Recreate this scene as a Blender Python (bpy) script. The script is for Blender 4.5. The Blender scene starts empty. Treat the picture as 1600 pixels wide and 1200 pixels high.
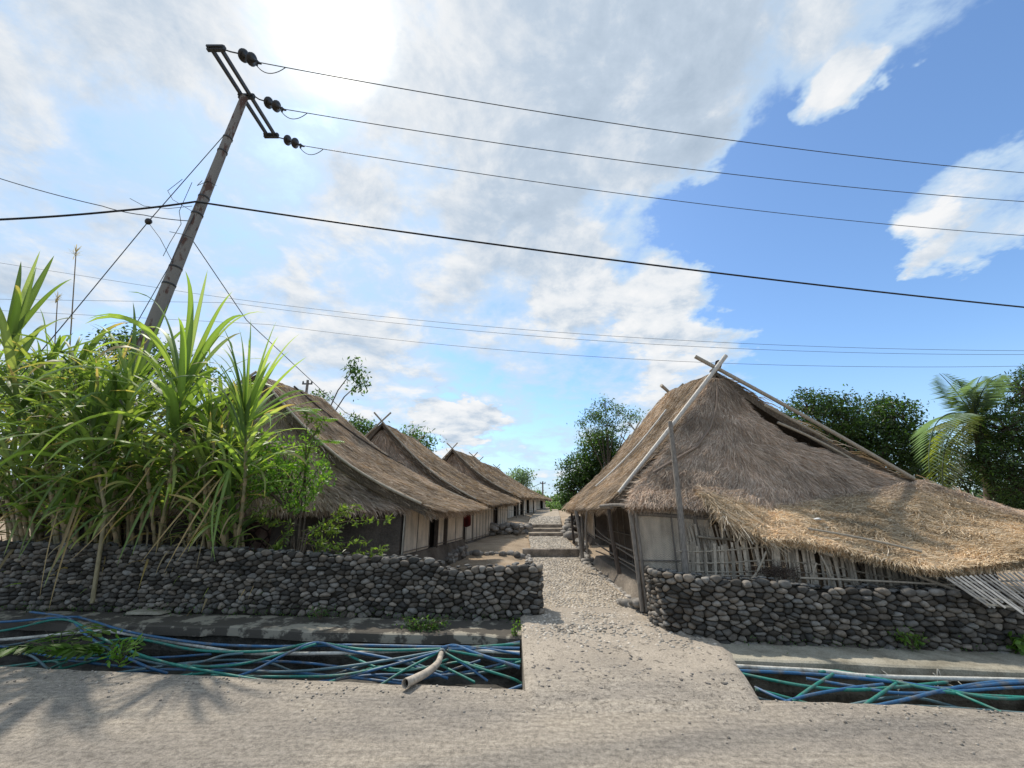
import bpy, math, random
import numpy as np
from mathutils import Vector, noise as mnoise
R = math.radians
rng = np.random.default_rng(7)
random.seed(7)
scene = bpy.context.scene
C = scene.collection

# ---------------------------------------------------------------- camera
H, F, PITCH = 1.6, 610.0, R(17.1)
CP, SP = math.cos(PITCH), math.sin(PITCH)
cd = bpy.data.cameras.new("camera")
cam = bpy.data.objects.new("camera", cd); C.objects.link(cam)
cam.location = (0, 0, H); cam.rotation_euler = (R(90) + PITCH, 0, 0)
cd.sensor_width = 36; cd.lens = F / 1600 * 36; cd.clip_start = .05; cd.clip_end = 3000
scene.camera = cam

def ray(px, py):
    """unit-depth direction of a photo pixel, world frame"""
    a, b = (px - 800) / F, (600 - py) / F
    return np.array([a, CP - b * SP, SP + b * CP])
def D(px, py, Y):                       # point at depth Y
    d = ray(px, py); t = Y / d[1]
    return np.array([d[0] * t, Y, H + d[2] * t])
def G(px, py, z=0.0):                   # point at height z
    d = ray(px, py); t = (z - H) / d[2]
    return np.array([d[0] * t, d[1] * t, z])

# ---------------------------------------------------------------- light
sun_dir = ray(520, 42); sun_dir /= np.linalg.norm(sun_dir)
EL = math.asin(sun_dir[2]); AZ = math.atan2(sun_dir[0], sun_dir[1])
sl = bpy.data.lights.new("sun", 'SUN'); sl.energy = 2.6; sl.angle = R(1.2); sl.color = (1, .93, .82)
so = bpy.data.objects.new("sun", sl); C.objects.link(so)
so.rotation_euler = Vector(-sun_dir).to_track_quat('-Z', 'Y').to_euler()
scene.view_settings.view_transform = 'Standard'; scene.view_settings.look = 'None'
scene.view_settings.exposure = 0.74; scene.view_settings.gamma = 1
scene.cycles.max_bounces = 6; scene.cycles.transparent_max_bounces = 8
try: scene.cycles.use_denoising = True
except Exception: pass

class NT:
    """tiny node-tree writer"""
    def __init__(s, tree): s.t = tree; s.l = tree.links
    def n(s, typ, **kw):
        nd = s.t.nodes.new(typ)
        for k, v in kw.items():
            if k.startswith('_'): setattr(nd, k[1:], v)
        return nd
    def put(s, nd, key, val):
        i = nd.inputs[key]
        if isinstance(val, bpy.types.NodeSocket): s.l.new(val, i)
        else: i.default_value = val
    def math(s, op, a, b=0.0, c=None, clamp=False):
        nd = s.t.nodes.new('ShaderNodeMath'); nd.operation = op; nd.use_clamp = clamp
        s.put(nd, 0, a); s.put(nd, 1, b)
        if c is not None: s.put(nd, 2, c)
        return nd.outputs[0]
    def vmath(s, op, a, b=(0, 0, 0)):
        nd = s.t.nodes.new('ShaderNodeVectorMath'); nd.operation = op
        s.put(nd, 0, a); s.put(nd, 1, b)
        return nd.outputs['Value'] if op in ('DOT_PRODUCT', 'LENGTH') else nd.outputs[0]
    def scale(s, a, f):
        nd = s.t.nodes.new('ShaderNodeVectorMath'); nd.operation = 'SCALE'
        s.put(nd, 0, a); s.put(nd, 'Scale', f); return nd.outputs[0]
    def noise(s, vec, scale, detail=4, rough=.55, dist=0.0, out=0):
        nd = s.t.nodes.new('ShaderNodeTexNoise')
        if vec is not None: s.put(nd, 'Vector', vec)
        s.put(nd, 'Scale', scale); s.put(nd, 'Detail', detail); s.put(nd, 'Roughness', rough); s.put(nd, 'Distortion', dist)
        return nd.outputs[out]
    def voro(s, vec, scale, feature='F1', out='Distance', rand=1.0):
        nd = s.t.nodes.new('ShaderNodeTexVoronoi'); nd.feature = feature
        if vec is not None: s.put(nd, 'Vector', vec)
        s.put(nd, 'Scale', scale); s.put(nd, 'Randomness', rand)
        return nd.outputs[out]
    def ramp(s, fac, stops, mode='LINEAR'):
        nd = s.t.nodes.new('ShaderNodeValToRGB'); nd.color_ramp.interpolation = mode
        e = nd.color_ramp.elements
        while len(e) < len(stops): e.new(.5)
        for k, (p, c) in enumerate(stops):
            e[k].position = p; e[k].color = (*c, 1) if len(c) == 3 else c
        s.put(nd, 0, fac); return nd.outputs[0]
    def mix(s, f, a, b, mode='MIX'):
        nd = s.t.nodes.new('ShaderNodeMix'); nd.data_type = 'RGBA'; nd.blend_type = mode
        s.put(nd, 0, f)
        for k, v in ((6, a), (7, b)):
            s.put(nd, k, (*v, 1) if isinstance(v, tuple) and len(v) == 3 else v)
        return nd.outputs[2]
    def mapr(s, v, a, b, c=0., d=1., smooth=True):
        nd = s.t.nodes.new('ShaderNodeMapRange'); nd.interpolation_type = 'SMOOTHSTEP' if smooth else 'LINEAR'
        s.put(nd, 0, v)
        for k, x in ((1, a), (2, b), (3, c), (4, d)): s.put(nd, k, x)
        return nd.outputs[0]

# sky: Nishita + clouds laid out by world direction
W = bpy.data.worlds.new("World"); scene.world = W; W.use_nodes = True
W.node_tree.nodes.clear(); t = NT(W.node_tree)
SKY = .1
sky = t.n('ShaderNodeTexSky'); sky.sky_type = 'NISHITA'; sky.sun_disc = False
sky.sun_elevation = EL; sky.sun_rotation = AZ; sky.altitude = 100; sky.air_density = 1.0; sky.dust_density = .6; sky.ozone_density = 2.0
tc = t.n('ShaderNodeTexCoord')
v = t.vmath('NORMALIZE', tc.outputs['Generated'])
sep = t.n('ShaderNodeSeparateXYZ'); t.put(sep, 0, v)
inv = t.math('DIVIDE', 1.0, t.math('ADD', t.math('MAXIMUM', sep.outputs[2], 0.0), .22))
p = t.scale(v, inv)
comb = t.n('ShaderNodeCombineXYZ'); sp2 = t.n('ShaderNodeSeparateXYZ'); t.put(sp2, 0, p)
t.put(comb, 0, sp2.outputs[0]); t.put(comb, 1, sp2.outputs[1]); p = comb.outputs[0]
wn = t.n('ShaderNodeTexNoise'); t.put(wn, 'Vector', p); t.put(wn, 'Scale', 2.4); t.put(wn, 'Detail', 6); t.put(wn, 'Roughness', .62)
vw = t.vmath('NORMALIZE', t.vmath('ADD', v, t.scale(t.vmath('SUBTRACT', wn.outputs['Color'], (.5, .5, .5)), .42)))
def blob(px, py, size, amp):
    d = ray(px, py); d = d / np.linalg.norm(d)
    c = t.vmath('DOT_PRODUCT', vw, tuple(float(x) for x in d))
    k = math.cos(R(size))
    return t.math('MULTIPLY', t.mapr(c, k, 1.0), amp)
BL = [(60, 100, 42, .10), (200, 420, 34, .06), (560, 60, 34, .12), (900, 60, 30, .50), (1090, 60, 17, .40), (620, 400, 26, .12), (820, 500, 22, .12),
      (1060, 490, 10, 1.1), (900, 480, 8, .4), (930, 470, 10, .18), (950, 260, 18, .16), (1275, 205, 4, .85), (1310, 165, 5, .75), (1340, 140, 4, .5), (1360, 15, 8, .65), (1600, 275, 10, 1.25), (1520, 320, 8, .8), (1430, 365, 4, .7), (730, 665, 5, .9), (680, 662, 4, .6), (640, 590, 10, .12), (1030, 640, 6, .20),
      (1420, 220, 27, -.95), (1450, 520, 28, -.95), (1200, 330, 13, -.4), (1250, 420, 20, -.35), (1000, 385, 8, -.4), (460, 220, 9, -.40), (225, 250, 8, -.38), (780, 640, 16, -.25), (800, 330, 7, -.2), (560, 330, 8, .15), (460, 500, 10, .15), (1000, 240, 10, .3), (80, 470, 8, -.3), (900, 620, 12, -.2), (1560, 60, 14, -.1),
      (500, 240, 9, -.08), (640, 250, 7, -.3), (380, 420, 6, -.25), (930, 330, 6, -.3), (120, 300, 6, -.2), (700, 560, 7, -.25), (560, 470, 6, -.2)]
m = None
for i, b in enumerate(BL):
    o = blob(*b); m = o if m is None else t.math('ADD', m, o)
    if i == 6: m_big = m
def cloud_noise(vec):
    a = t.noise(vec, 1.7, 3, .5, .15)
    b = t.noise(vec, 4.6, 10, .64, .2)
    return t.math('MULTIPLY', t.math('SUBTRACT', t.math('ADD', t.math('MULTIPLY', a, .50), t.math('MULTIPLY', b, .50)), .5), 3.6)
n1 = cloud_noise(p)
sp = sun_dir[:2] / (sun_dir[2] + .22)
toward = t.vmath('SUBTRACT', tuple([float(sp[0]), float(sp[1]), 0.0]), p)
n2 = cloud_noise(t.vmath('ADD', p, t.scale(toward, .07)))
dens = t.math('ADD', n1, m)
cover = t.mapr(dens, -.12, .42)
thick = t.mapr(t.math('ADD', t.math('ADD', n1, m_big), t.math('MULTIPLY', t.noise(p, 1.1, 2, .5), .5)), .30, 1.15)
edge = t.math('MULTIPLY', t.math('SUBTRACT', n1, n2), 1.0)
lit = t.math('ADD', t.math('SUBTRACT', .70, t.math('MULTIPLY', thick, .38)), edge)
sd = t.vmath('DOT_PRODUCT', v, tuple(float(x) for x in sun_dir))
halo = t.mapr(sd, math.cos(R(26)), 1.0)
halo2 = t.math('POWER', t.mapr(sd, math.cos(R(16)), 1.0, smooth=False), 13.0)
lit = t.math('ADD', lit, t.math('MULTIPLY', halo, .14))
cc = t.ramp(lit, [(0.0, (.44, .54, .66)), (.4, (.58, .68, .80)), (.75, (.90, .93, .96)), (1.0, (1.02, 1.02, 1.02))])
cc = t.scale(cc, .56 / SKY)
hz = t.mapr(sep.outputs[2], 0.0, .30, 1.0, 0.0)
skyc = t.mix(1.0, sky.outputs[0], (.95, 1.13, 1.26), 'MULTIPLY')
skyc = t.mix(t.math('MULTIPLY', hz, .55), skyc, tuple(x / SKY for x in (.31, .43, .56)))
# thin veil over the left and upper half
veil = t.math('MULTIPLY', t.mapr(dens, -.5, .0), .75)
col = t.mix(veil, skyc, tuple(x / SKY for x in (.36, .46, .56)))
col = t.mix(t.math('MULTIPLY', cover, .95), col, cc)
glow = t.math('MULTIPLY', halo2, t.math('MULTIPLY', t.math('ADD', n1, 1.0), 1.0 / SKY))
gc = t.n('ShaderNodeCombineXYZ'); t.put(gc, 0, glow); t.put(gc, 1, t.math('MULTIPLY', glow, .93)); t.put(gc, 2, t.math('MULTIPLY', glow, .78))
col = t.vmath('ADD', col, gc.outputs[0])
bg = t.n('ShaderNodeBackground'); t.put(bg, 0, col); t.put(bg, 1, SKY)
ow = t.n('ShaderNodeOutputWorld'); t.l.new(bg.outputs[0], ow.inputs[0])
W.cycles.sampling_method = 'MANUAL'; W.cycles.sample_map_resolution = 512

# ---------------------------------------------------------------- materials
def mat(name, fn, rough=.85, spec=.25, trans=None):
    m = bpy.data.materials.new(name); m.use_nodes = True; nt = m.node_tree; t = NT(nt)
    b = nt.nodes['Principled BSDF']; b.inputs['Roughness'].default_value = rough
    b.inputs['Specular IOR Level'].default_value = spec
    g = t.n('ShaderNodeNewGeometry'); pos = g.outputs['Position']
    col, bump, dist = fn(t, pos)
    t.put(b, 'Base Color', (*col, 1) if isinstance(col, tuple) else col)
    if bump is not None:
        bn = t.n('ShaderNodeBump'); t.put(bn, 'Height', bump); t.put(bn, 'Distance', dist); t.put(bn, 'Strength', 1.0)
        t.l.new(bn.outputs[0], b.inputs['Normal'])
    if trans:
        tr = t.n('ShaderNodeBsdfTranslucent'); t.put(tr, 'Color', t.mix(1.0, col, (*trans[1],), 'MULTIPLY') if not isinstance(col, tuple) else (*trans[1], 1))
        mx = t.n('ShaderNodeMixShader'); mx.inputs[0].default_value = trans[0]
        t.l.new(b.outputs[0], mx.inputs[1]); t.l.new(tr.outputs[0], mx.inputs[2])
        t.l.new(mx.outputs[0], nt.nodes['Material Output'].inputs[0])
    return m
def attr(t):
    a = t.n('ShaderNodeAttribute'); a.attribute_name = 'Col'; return a.outputs['Color']
def stretch(t, pos, sx, sy, sz):
    return t.vmath('MULTIPLY', pos, (sx, sy, sz))
def var(base, sc=6, amt=.35, bsc=40, bd=.01):
    """flat colour broken by two noises"""
    def f(t, pos):
        n = t.noise(pos, sc, 6, .6); n2 = t.noise(pos, bsc, 4, .6)
        k = t.math('ADD', t.mapr(n, .3, .7, 1 - amt, 1 + amt), t.mapr(n2, .3, .7, -amt * .4, amt * .4))
        cb = t.n('ShaderNodeRGB'); cb.outputs[0].default_value = (*base, 1)
        return t.scale(cb.outputs[0], k), n2, bd
    return f
def avar(amt=.25, sc=25, bd=.006, bsc=60):
    def f(t, pos):
        n = t.noise(pos, sc, 5, .6); n2 = t.noise(pos, bsc, 4, .6)
        return t.scale(attr(t), t.mapr(n, .3, .7, 1 - amt, 1 + amt)), n2, bd
    return f
M = {}
M['straw'] = mat('straw', lambda t, p: (attr(t), None, 0), .8, .15, (.25, (1.0, .85, .6)))
def thatch_f(t, p):
    n = t.noise(stretch(t, p, 9, 3, 2.5), 5, 8, .7); n2 = t.noise(p, 1.2, 4, .6)
    return t.scale(attr(t), t.math('ADD', t.mapr(n, .3, .7, .45, 1.0), t.mapr(n2, .3, .7, -.12, .12))), n, .05
M['thatch'] = mat('thatch', thatch_f, .95, .1)
M['cobble'] = mat('cobblestone', avar(.22, 18, .004, 70), .78, .25)
M['mortar'] = mat('dark_joint', var((.03, .026, .021), 8, .5), 1, .05)
def road_f(t, p):
    st = stretch(t, p, .25, 1.0, 1)
    a = t.noise(st, 2.2, 6, .6, .5); b = t.noise(p, 150, 3, .7); c = t.noise(p, 26, 5, .65); d = t.noise(stretch(t, p, .5, 3, 1), 9, 5, .6)
    e = t.voro(p, 95)
    col = t.ramp(a, [(.32, (.31, .275, .235)), (.5, (.385, .337, .28)), (.68, (.47, .405, .325))])
    k = t.math('ADD', t.mapr(b, .3, .7, .62, 1.2), t.mapr(c, .3, .7, -.22, .2))
    k = t.math('ADD', k, t.mapr(d, .3, .7, -.12, .12)); k = t.math('ADD', k, t.mapr(e, .05, .6, .1, -.16))
    return t.scale(col, k), t.math('ADD', b, t.math('MULTIPLY', c, 1.3)), .008
M['road'] = mat('sandy_asphalt', road_f, .95, .15)
def ramp_f(t, p):
    a = t.noise(p, 1.6, 6, .6); b = t.noise(p, 55, 5, .65); c = t.noise(p, 15, 5, .7, .6)
    col = t.ramp(a, [(.3, (.34, .29, .235)), (.7, (.46, .395, .32))])
    pit = t.mapr(t.math('ADD', c, t.math('MULTIPLY', t.math('SUBTRACT', b, .5), .3)), .60, .68)
    col = t.mix(t.math('MULTIPLY', pit, .45), t.scale(col, t.mapr(b, .3, .7, .68, 1.15)), (.17, .145, .12))
    sp = t.n('ShaderNodeSeparateXYZ'); t.put(sp, 0, p)       # sand blown over the foot of the ramp
    k = t.mapr(t.math('ADD', sp.outputs[1], t.math('MULTIPLY', t.math('SUBTRACT', a, .5), 1.6)), 4.1, 4.9, 1.0, 0.0)
    rc, _, _ = road_f(t, p)
    return t.mix(k, col, rc), t.math('SUBTRACT', b, t.math('MULTIPLY', pit, 1.4)), .012
M['ramp'] = mat('worn_concrete_ramp', ramp_f, .95, .15)
M['concrete'] = mat('stained_concrete', lambda t, p: (t.mix(t.mapr(t.noise(p, 2.4, 7, .65), .50, .57), (.085, .075, .062), (.30, .27, .215)), t.noise(p, 60, 5, .6), .006), .9, .2)
M['concrete_pale'] = mat('pale_concrete', lambda t, p: (t.scale(t.ramp(t.noise(p, 2.6, 7, .65), [(.3, (.17, .15, .11)), (.55, (.36, .33, .26)), (.75, (.44, .40, .32))]), t.mapr(t.noise(p, 70, 4, .6), .3, .7, .75, 1.1)), t.noise(p, 60, 5, .6), .006), .9, .2)
M['mud_shaded'] = mat('shaded_wet_mud', var((.055, .05, .042), 4, .6, 30, .02), .7, .3)  # dark mud, with the ditch's heavy shade put into its colour
M['earth'] = mat('orange_earth', lambda t, p: (t.scale(t.ramp(t.noise(p, 1.4, 6, .6), [(.3, (.26, .20, .14)), (.5, (.39, .30, .21)), (.7, (.48, .385, .285))]), t.mapr(t.noise(p, 50, 5, .65), .3, .7, .7, 1.15)), t.noise(p, 40, 6, .65), .03), .98, .1)
M['path'] = mat('path_bedding', lambda t, p: (t.scale(t.ramp(t.noise(p, 2, 6, .6), [(.3, (.33, .275, .21)), (.7, (.50, .42, .325))]), t.mapr(t.noise(p, 60, 5, .65), .3, .7, .7, 1.1)), t.noise(p, 45, 6, .65), .02), .98, .1)
M['step'] = mat('step_stone', var((.25, .21, .17), 4, .4, 30, .02), .95, .15)
M['ditch_side'] = mat('ditch_side', var((.13, .115, .09), 4, .45, 30, .02), .95, .15)
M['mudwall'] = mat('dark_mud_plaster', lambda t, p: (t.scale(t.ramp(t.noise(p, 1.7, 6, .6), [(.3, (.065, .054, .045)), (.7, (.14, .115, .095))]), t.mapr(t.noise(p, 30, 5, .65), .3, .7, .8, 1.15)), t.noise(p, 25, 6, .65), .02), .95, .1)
M['plinth_dark'] = mat('shaded_clay', var((.13, .11, .09), 2, .35, 25, .02), .95, .1)  # darker copy of the packed clay, shade put into its colour
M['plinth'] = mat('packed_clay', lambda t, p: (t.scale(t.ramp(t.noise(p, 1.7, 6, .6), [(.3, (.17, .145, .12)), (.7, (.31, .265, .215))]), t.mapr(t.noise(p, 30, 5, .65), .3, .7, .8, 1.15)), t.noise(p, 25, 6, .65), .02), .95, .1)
def mat_f(base):
    def f(t, p):
        # woven strips: sum both horizontals so any wall heading works
        sepn = t.n('ShaderNodeSeparateXYZ'); t.put(sepn, 0, p)
        a = t.math('ADD', sepn.outputs[0], sepn.outputs[1]); z = sepn.outputs[2]
        wa = t.math('SINE', t.math('MULTIPLY', a, 150)); wz = t.math('SINE', t.math('MULTIPLY', z, 260))
        w = t.math('MULTIPLY', wa, wz)
        n = t.noise(stretch(t, p, 1, 1, .25), 9, 6, .65); n3 = t.noise(p, 1.5, 4, .6)
        k = t.math('ADD', t.math('ADD', t.mapr(n, .3, .7, .72, 1.1), t.math('MULTIPLY', w, .06)), t.mapr(n3, .3, .7, -.12, .12))
        c = t.n('ShaderNodeRGB'); c.outputs[0].default_value = (*base, 1)
        return t.scale(c.outputs[0], k), w, .004
    return f
M['wattle'] = mat('woven_bamboo_mat', mat_f((.58, .49, .385)), .85, .2)
M['wattle_pale'] = mat('pale_woven_bamboo_mat', mat_f((.74, .64, .52)), .85, .2)
def wood_f(base, amt=.35):
    def f(t, p):
        n = t.noise(stretch(t, p, 8, 8, 1.2), 8, 6, .65)
        c = t.n('ShaderNodeRGB'); c.outputs[0].default_value = (*base, 1)
        return t.scale(c.outputs[0], t.mapr(n, .3, .7, 1 - amt, 1 + amt)), n, .004
    return f
M['wood_dark'] = mat('dark_weathered_wood', wood_f((.07, .055, .045)), .85, .2)
M['wood_grey'] = mat('grey_weathered_wood', wood_f((.20, .175, .15)), .85, .2)
M['bamboo'] = mat('weathered_bamboo', wood_f((.33, .28, .215), .25), .6, .35)
M['bamboo_pale'] = mat('pale_bamboo', wood_f((.60, .56, .50), .15), .5, .4)
M['bamboo_grey'] = mat('sun_bleached_bamboo', wood_f((.46, .42, .37), .25), .55, .35)
M['slat'] = mat('bamboo_slats', avar(.2, 20, .003, 50), .75, .25)
M['dark'] = mat('interior_shade', lambda t, p: ((.012, .010, .009), None, 0), 1, .0)  # near-black colour painted for the shade inside openings
M['brick'] = mat('rough_red_stonework', lambda t, p: (t.mix(t.mapr(t.voro(p, 5, 'DISTANCE_TO_EDGE'), .03, .10), (.035, .02, .018), t.ramp(t.noise(p, 5, 5, .6), [(.35, (.11, .055, .045)), (.6, (.20, .14, .11))])), t.noise(p, 25, 6, .65), .02), .9, .2)
M['pole'] = mat('spun_concrete_pole', lambda t, p: (t.mix(t.mapr(t.noise(stretch(t, p, 1, 1, .35), 6, 6, .65), .52, .60), (.20, .185, .17), (.10, .06, .05)), t.noise(p, 40, 5, .6), .004), .85, .25)
M['steel'] = mat('dark_galvanised_steel', var((.035, .037, .04), 12, .4), .6, .4)
M['porcelain'] = mat('brown_black_porcelain', lambda t, p: ((.014, .013, .014), None, 0), .3, .5)
M['cable'] = mat('black_cable', lambda t, p: ((.012, .012, .014), None, 0), .6, .3)
M['wire'] = mat('aluminium_wire', lambda t, p: ((.05, .055, .06), None, 0), .6, .3)
M['leaf'] = mat('foliage', lambda t, p: (attr(t), None, 0), .45, .5, (.45, (1.5, 1.6, .7)))
M['blade'] = mat('grass_blade', lambda t, p: (attr(t), None, 0), .50, .40, (.50, (1.6, 1.5, .6)))
M['bark'] = mat('bark', var((.10, .08, .06), 14, .4, 60, .01), .9, .1)
M['cane'] = mat('cane_stem', lambda t, p: (t.scale(attr(t), t.mapr(t.noise(stretch(t, p, 8, 8, 1), 6, 5, .6), .3, .7, .7, 1.2)), None, 0), .7, .3)
def hose(name, c, rough=.55):
    M[name] = mat(name, lambda t, p: (t.scale(t.mix(t.mapr(t.noise(p, 7, 4, .6), .44, .78), c, (.17, .155, .13)), t.mapr(t.noise(p, 40, 3, .6), .3, .7, .8, 1.1)), None, 0), rough, .45)
hose('blue_plastic', (.03, .12, .25)); hose('green_plastic', (.02, .20, .155)); hose('grey_plastic', (.09, .17, .20)); hose('white_plastic', (.55, .53, .47))
hose('pvc', (.50, .42, .33))
M['litter'] = mat('white_litter', lambda t, p: ((.6, .6, .58), None, 0), .6, .3)
M['whitewall'] = mat('whitewashed_wall', var((.5, .52, .55), 5, .1), .9, .2)

# ---------------------------------------------------------------- mesh writer
def A3(c, n):
    c = np.asarray(c, float)
    return np.tile(c, (n, 1)) if c.ndim == 1 else c
def unit(v):
    v = np.asarray(v, float); return v / np.maximum(np.linalg.norm(v, axis=-1, keepdims=True), 1e-9)
class MB:
    def __init__(s): s.V = []; s.K = []; s.Fs = []; s.S = []; s.n = 0
    def add(s, V, Fc, col=(.5, .5, .5), smooth=False):
        V = np.asarray(V, float).reshape(-1, 3); Fc = np.asarray(Fc, int)
        s.V.append(V); s.K.append(A3(col, len(V))); s.Fs.append(Fc + s.n); s.S.append(smooth); s.n += len(V)
    def box(s, lo, hi, col=(.5, .5, .5)):
        x0, y0, z0 = lo; x1, y1, z1 = hi
        s.hexa([(x0, y0, z0), (x1, y0, z0), (x1, y1, z0), (x0, y1, z0)], [(x0, y0, z1), (x1, y0, z1), (x1, y1, z1), (x0, y1, z1)], col)
    def hexa(s, bot, top, col=(.5, .5, .5)):
        V = np.array(list(bot) + list(top), float)
        s.add(V, [[3, 2, 1, 0], [4, 5, 6, 7], [0, 1, 5, 4], [1, 2, 6, 5], [2, 3, 7, 6], [3, 0, 4, 7]], col)
    def beam(s, a, b, w, h, up=(0, 0, 1), col=(.5, .5, .5)):
        a = np.asarray(a, float); b = np.asarray(b, float); d = unit(b - a)
        sx = np.cross(d, up); sx = unit(sx) if np.linalg.norm(sx) > 1e-3 else np.array([1., 0, 0]); u = np.cross(sx, d)
        q = [(-w / 2, -h / 2), (w / 2, -h / 2), (w / 2, h / 2), (-w / 2, h / 2)]
        s.hexa([a + sx * i + u * j for i, j in q], [b + sx * i + u * j for i, j in q], col)
    def tube(s, P, r, seg=8, col=(.5, .5, .5), caps=True, smooth=True):
        P = np.asarray(P, float); n = len(P); r = np.broadcast_to(np.asarray(r, float), (n,))
        T = unit(np.gradient(P, axis=0)); V = []
        u = np.cross(T[0], (0, 0, 1.)); u = unit(u) if np.linalg.norm(u) > .05 else np.array([1., 0, 0])
        an = np.arange(seg) * 2 * np.pi / seg
        for i in range(n):
            u = unit(u - T[i] * np.dot(u, T[i])); w = np.cross(T[i], u)
            V.append(P[i] + r[i] * (np.cos(an)[:, None] * u + np.sin(an)[:, None] * w))
        V = np.concatenate(V); i = np.arange(n - 1)[:, None] * seg; j = np.arange(seg); k = (j + 1) % seg
        Fc = np.stack([i + j, i + k, i + seg + k, i + seg + j], -1).reshape(-1, 4)
        base = s.n
        cc = np.repeat(A3(col, n), seg, 0)
        s.add(V, Fc, cc, smooth)
        if caps:
            for ring, o, fl in ((0, P[0], 1), (n - 1, P[-1], 0)):
                vv = np.vstack([V[ring * seg:(ring + 1) * seg], [o]])
                f = [[(q + 1) % seg, q, seg] if fl else [q, (q + 1) % seg, seg] for q in range(seg)]
                s.add(vv, f, cc[ring * seg])
    def lathe(s, o, axis, prof, seg=16, col=(.5, .5, .5)):
        """prof: (distance along axis, radius)"""
        axis = unit(axis); P = np.array([np.asarray(o) + axis * a for a, _ in prof]); r = [x for _, x in prof]
        u = np.cross(axis, (0, 0, 1.)); u = unit(u) if np.linalg.norm(u) > .05 else np.array([1., 0, 0]); w = np.cross(axis, u)
        an = np.arange(seg) * 2 * np.pi / seg
        V = np.concatenate([P[i] + r[i] * (np.cos(an)[:, None] * u + np.sin(an)[:, None] * w) for i in range(len(P))])
        i = np.arange(len(P) - 1)[:, None] * seg; j = np.arange(seg); k = (j + 1) % seg
        s.add(V, np.stack([i + j, i + k, i + seg + k, i + seg + j], -1).reshape(-1, 4), col, True)
    def blobs(s, cen, rad, col, lump=.18, sub=1):
        """many lumpy ellipsoids; rad (n,3)"""
        Vi, Fi = ICO[sub]; cen = np.asarray(cen, float).reshape(-1, 3); rad = np.asarray(rad, float).reshape(-1, 3); n = len(cen)
        L = 1 + rng.normal(0, lump, (n, len(Vi), 1)) * .6
        th = rng.uniform(0, 6.28, n); c, si = np.cos(th), np.sin(th)
        V = Vi[None] * L * rad[:, None, :]
        V = np.stack([V[..., 0] * c[:, None] - V[..., 1] * si[:, None], V[..., 0] * si[:, None] + V[..., 1] * c[:, None], V[..., 2]], -1) + cen[:, None, :]
        Fc = (Fi[None] + (np.arange(n) * len(Vi))[:, None, None]).reshape(-1, 3)
        s.add(V.reshape(-1, 3), Fc, np.repeat(A3(col, n), len(Vi), 0), True)
    def build(s, name, m, parent=None, base=None):
        V = np.concatenate(s.V).astype(np.float32); K = np.concatenate(s.K)
        if parent is not None: o0 = np.array(parent.get('_o', (0, 0, 0)), np.float32); loc = None
        else:
            o0 = np.array(base if base is not None else [(V[:, 0].min() + V[:, 0].max()) / 2, (V[:, 1].min() + V[:, 1].max()) / 2, V[:, 2].min()], np.float32)
        me = bpy.data.meshes.new(name); me.vertices.add(len(V)); me.vertices.foreach_set('co', (V - o0).ravel())
        tot = np.concatenate([np.full(len(f), f.shape[1]) for f in s.Fs]); li = np.concatenate([f.ravel() for f in s.Fs])
        st = np.concatenate([[0], np.cumsum(tot)[:-1]])
        me.loops.add(len(li)); me.loops.foreach_set('vertex_index', li.astype(np.int32))
        me.polygons.add(len(tot)); me.polygons.foreach_set('loop_start', st.astype(np.int32)); me.polygons.foreach_set('loop_total', tot.astype(np.int32))
        sm = np.concatenate([np.full(len(f), x) for f, x in zip(s.Fs, s.S)]); me.polygons.foreach_set('use_smooth', sm)
        me.update(calc_edges=True)
        a = me.color_attributes.new('Col', 'FLOAT_COLOR', 'POINT')
        a.data.foreach_set('color', np.concatenate([K, np.ones((len(K), 1))], 1).astype(np.float32).ravel())
        me.materials.append(m)
        o = bpy.data.objects.new(name, me); C.objects.link(o)
        if parent is not None: o.parent = parent; o['_o'] = [float(x) for x in o0]
        else: o.location = [float(x) for x in o0]; o['_o'] = [float(x) for x in o0]
        return o
def ico(sub):
    import bmesh
    b = bmesh.new(); bmesh.ops.create_icosphere(b, subdivisions=sub, radius=1)
    V = np.array([v.co[:] for v in b.verts]); Fc = np.array([[v.index for v in f.verts] for f in b.faces]); b.free(); return V, Fc
ICO = {1: ico(1), 2: ico(2), 3: ico(3)}
def tag(o, label, cat, group=None, kind=None):
    if label: o['label'] = label
    if cat: o['category'] = cat
    if group: o['group'] = group
    if kind: o['kind'] = kind
    return o
def thing(name, label, cat, base, group=None):
    o = bpy.data.objects.new(name, None); C.objects.link(o); o.empty_display_size = .2
    o.location = [float(x) for x in base]; o['_o'] = [float(x) for x in base]
    return tag(o, label, cat, group)
def struct(o): o['kind'] = 'structure'; return o
def lerp(a, b, t): return np.asarray(a) + (np.asarray(b) - np.asarray(a)) * t
def vnoise(P, s, seed=0):
    P = np.asarray(P, float); sh = P.shape[:-1]
    return np.array([mnoise.noise(Vector((q[0] * s + seed, q[1] * s - seed, q[2] * s))) for q in P.reshape(-1, 3)]).reshape(sh)
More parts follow.
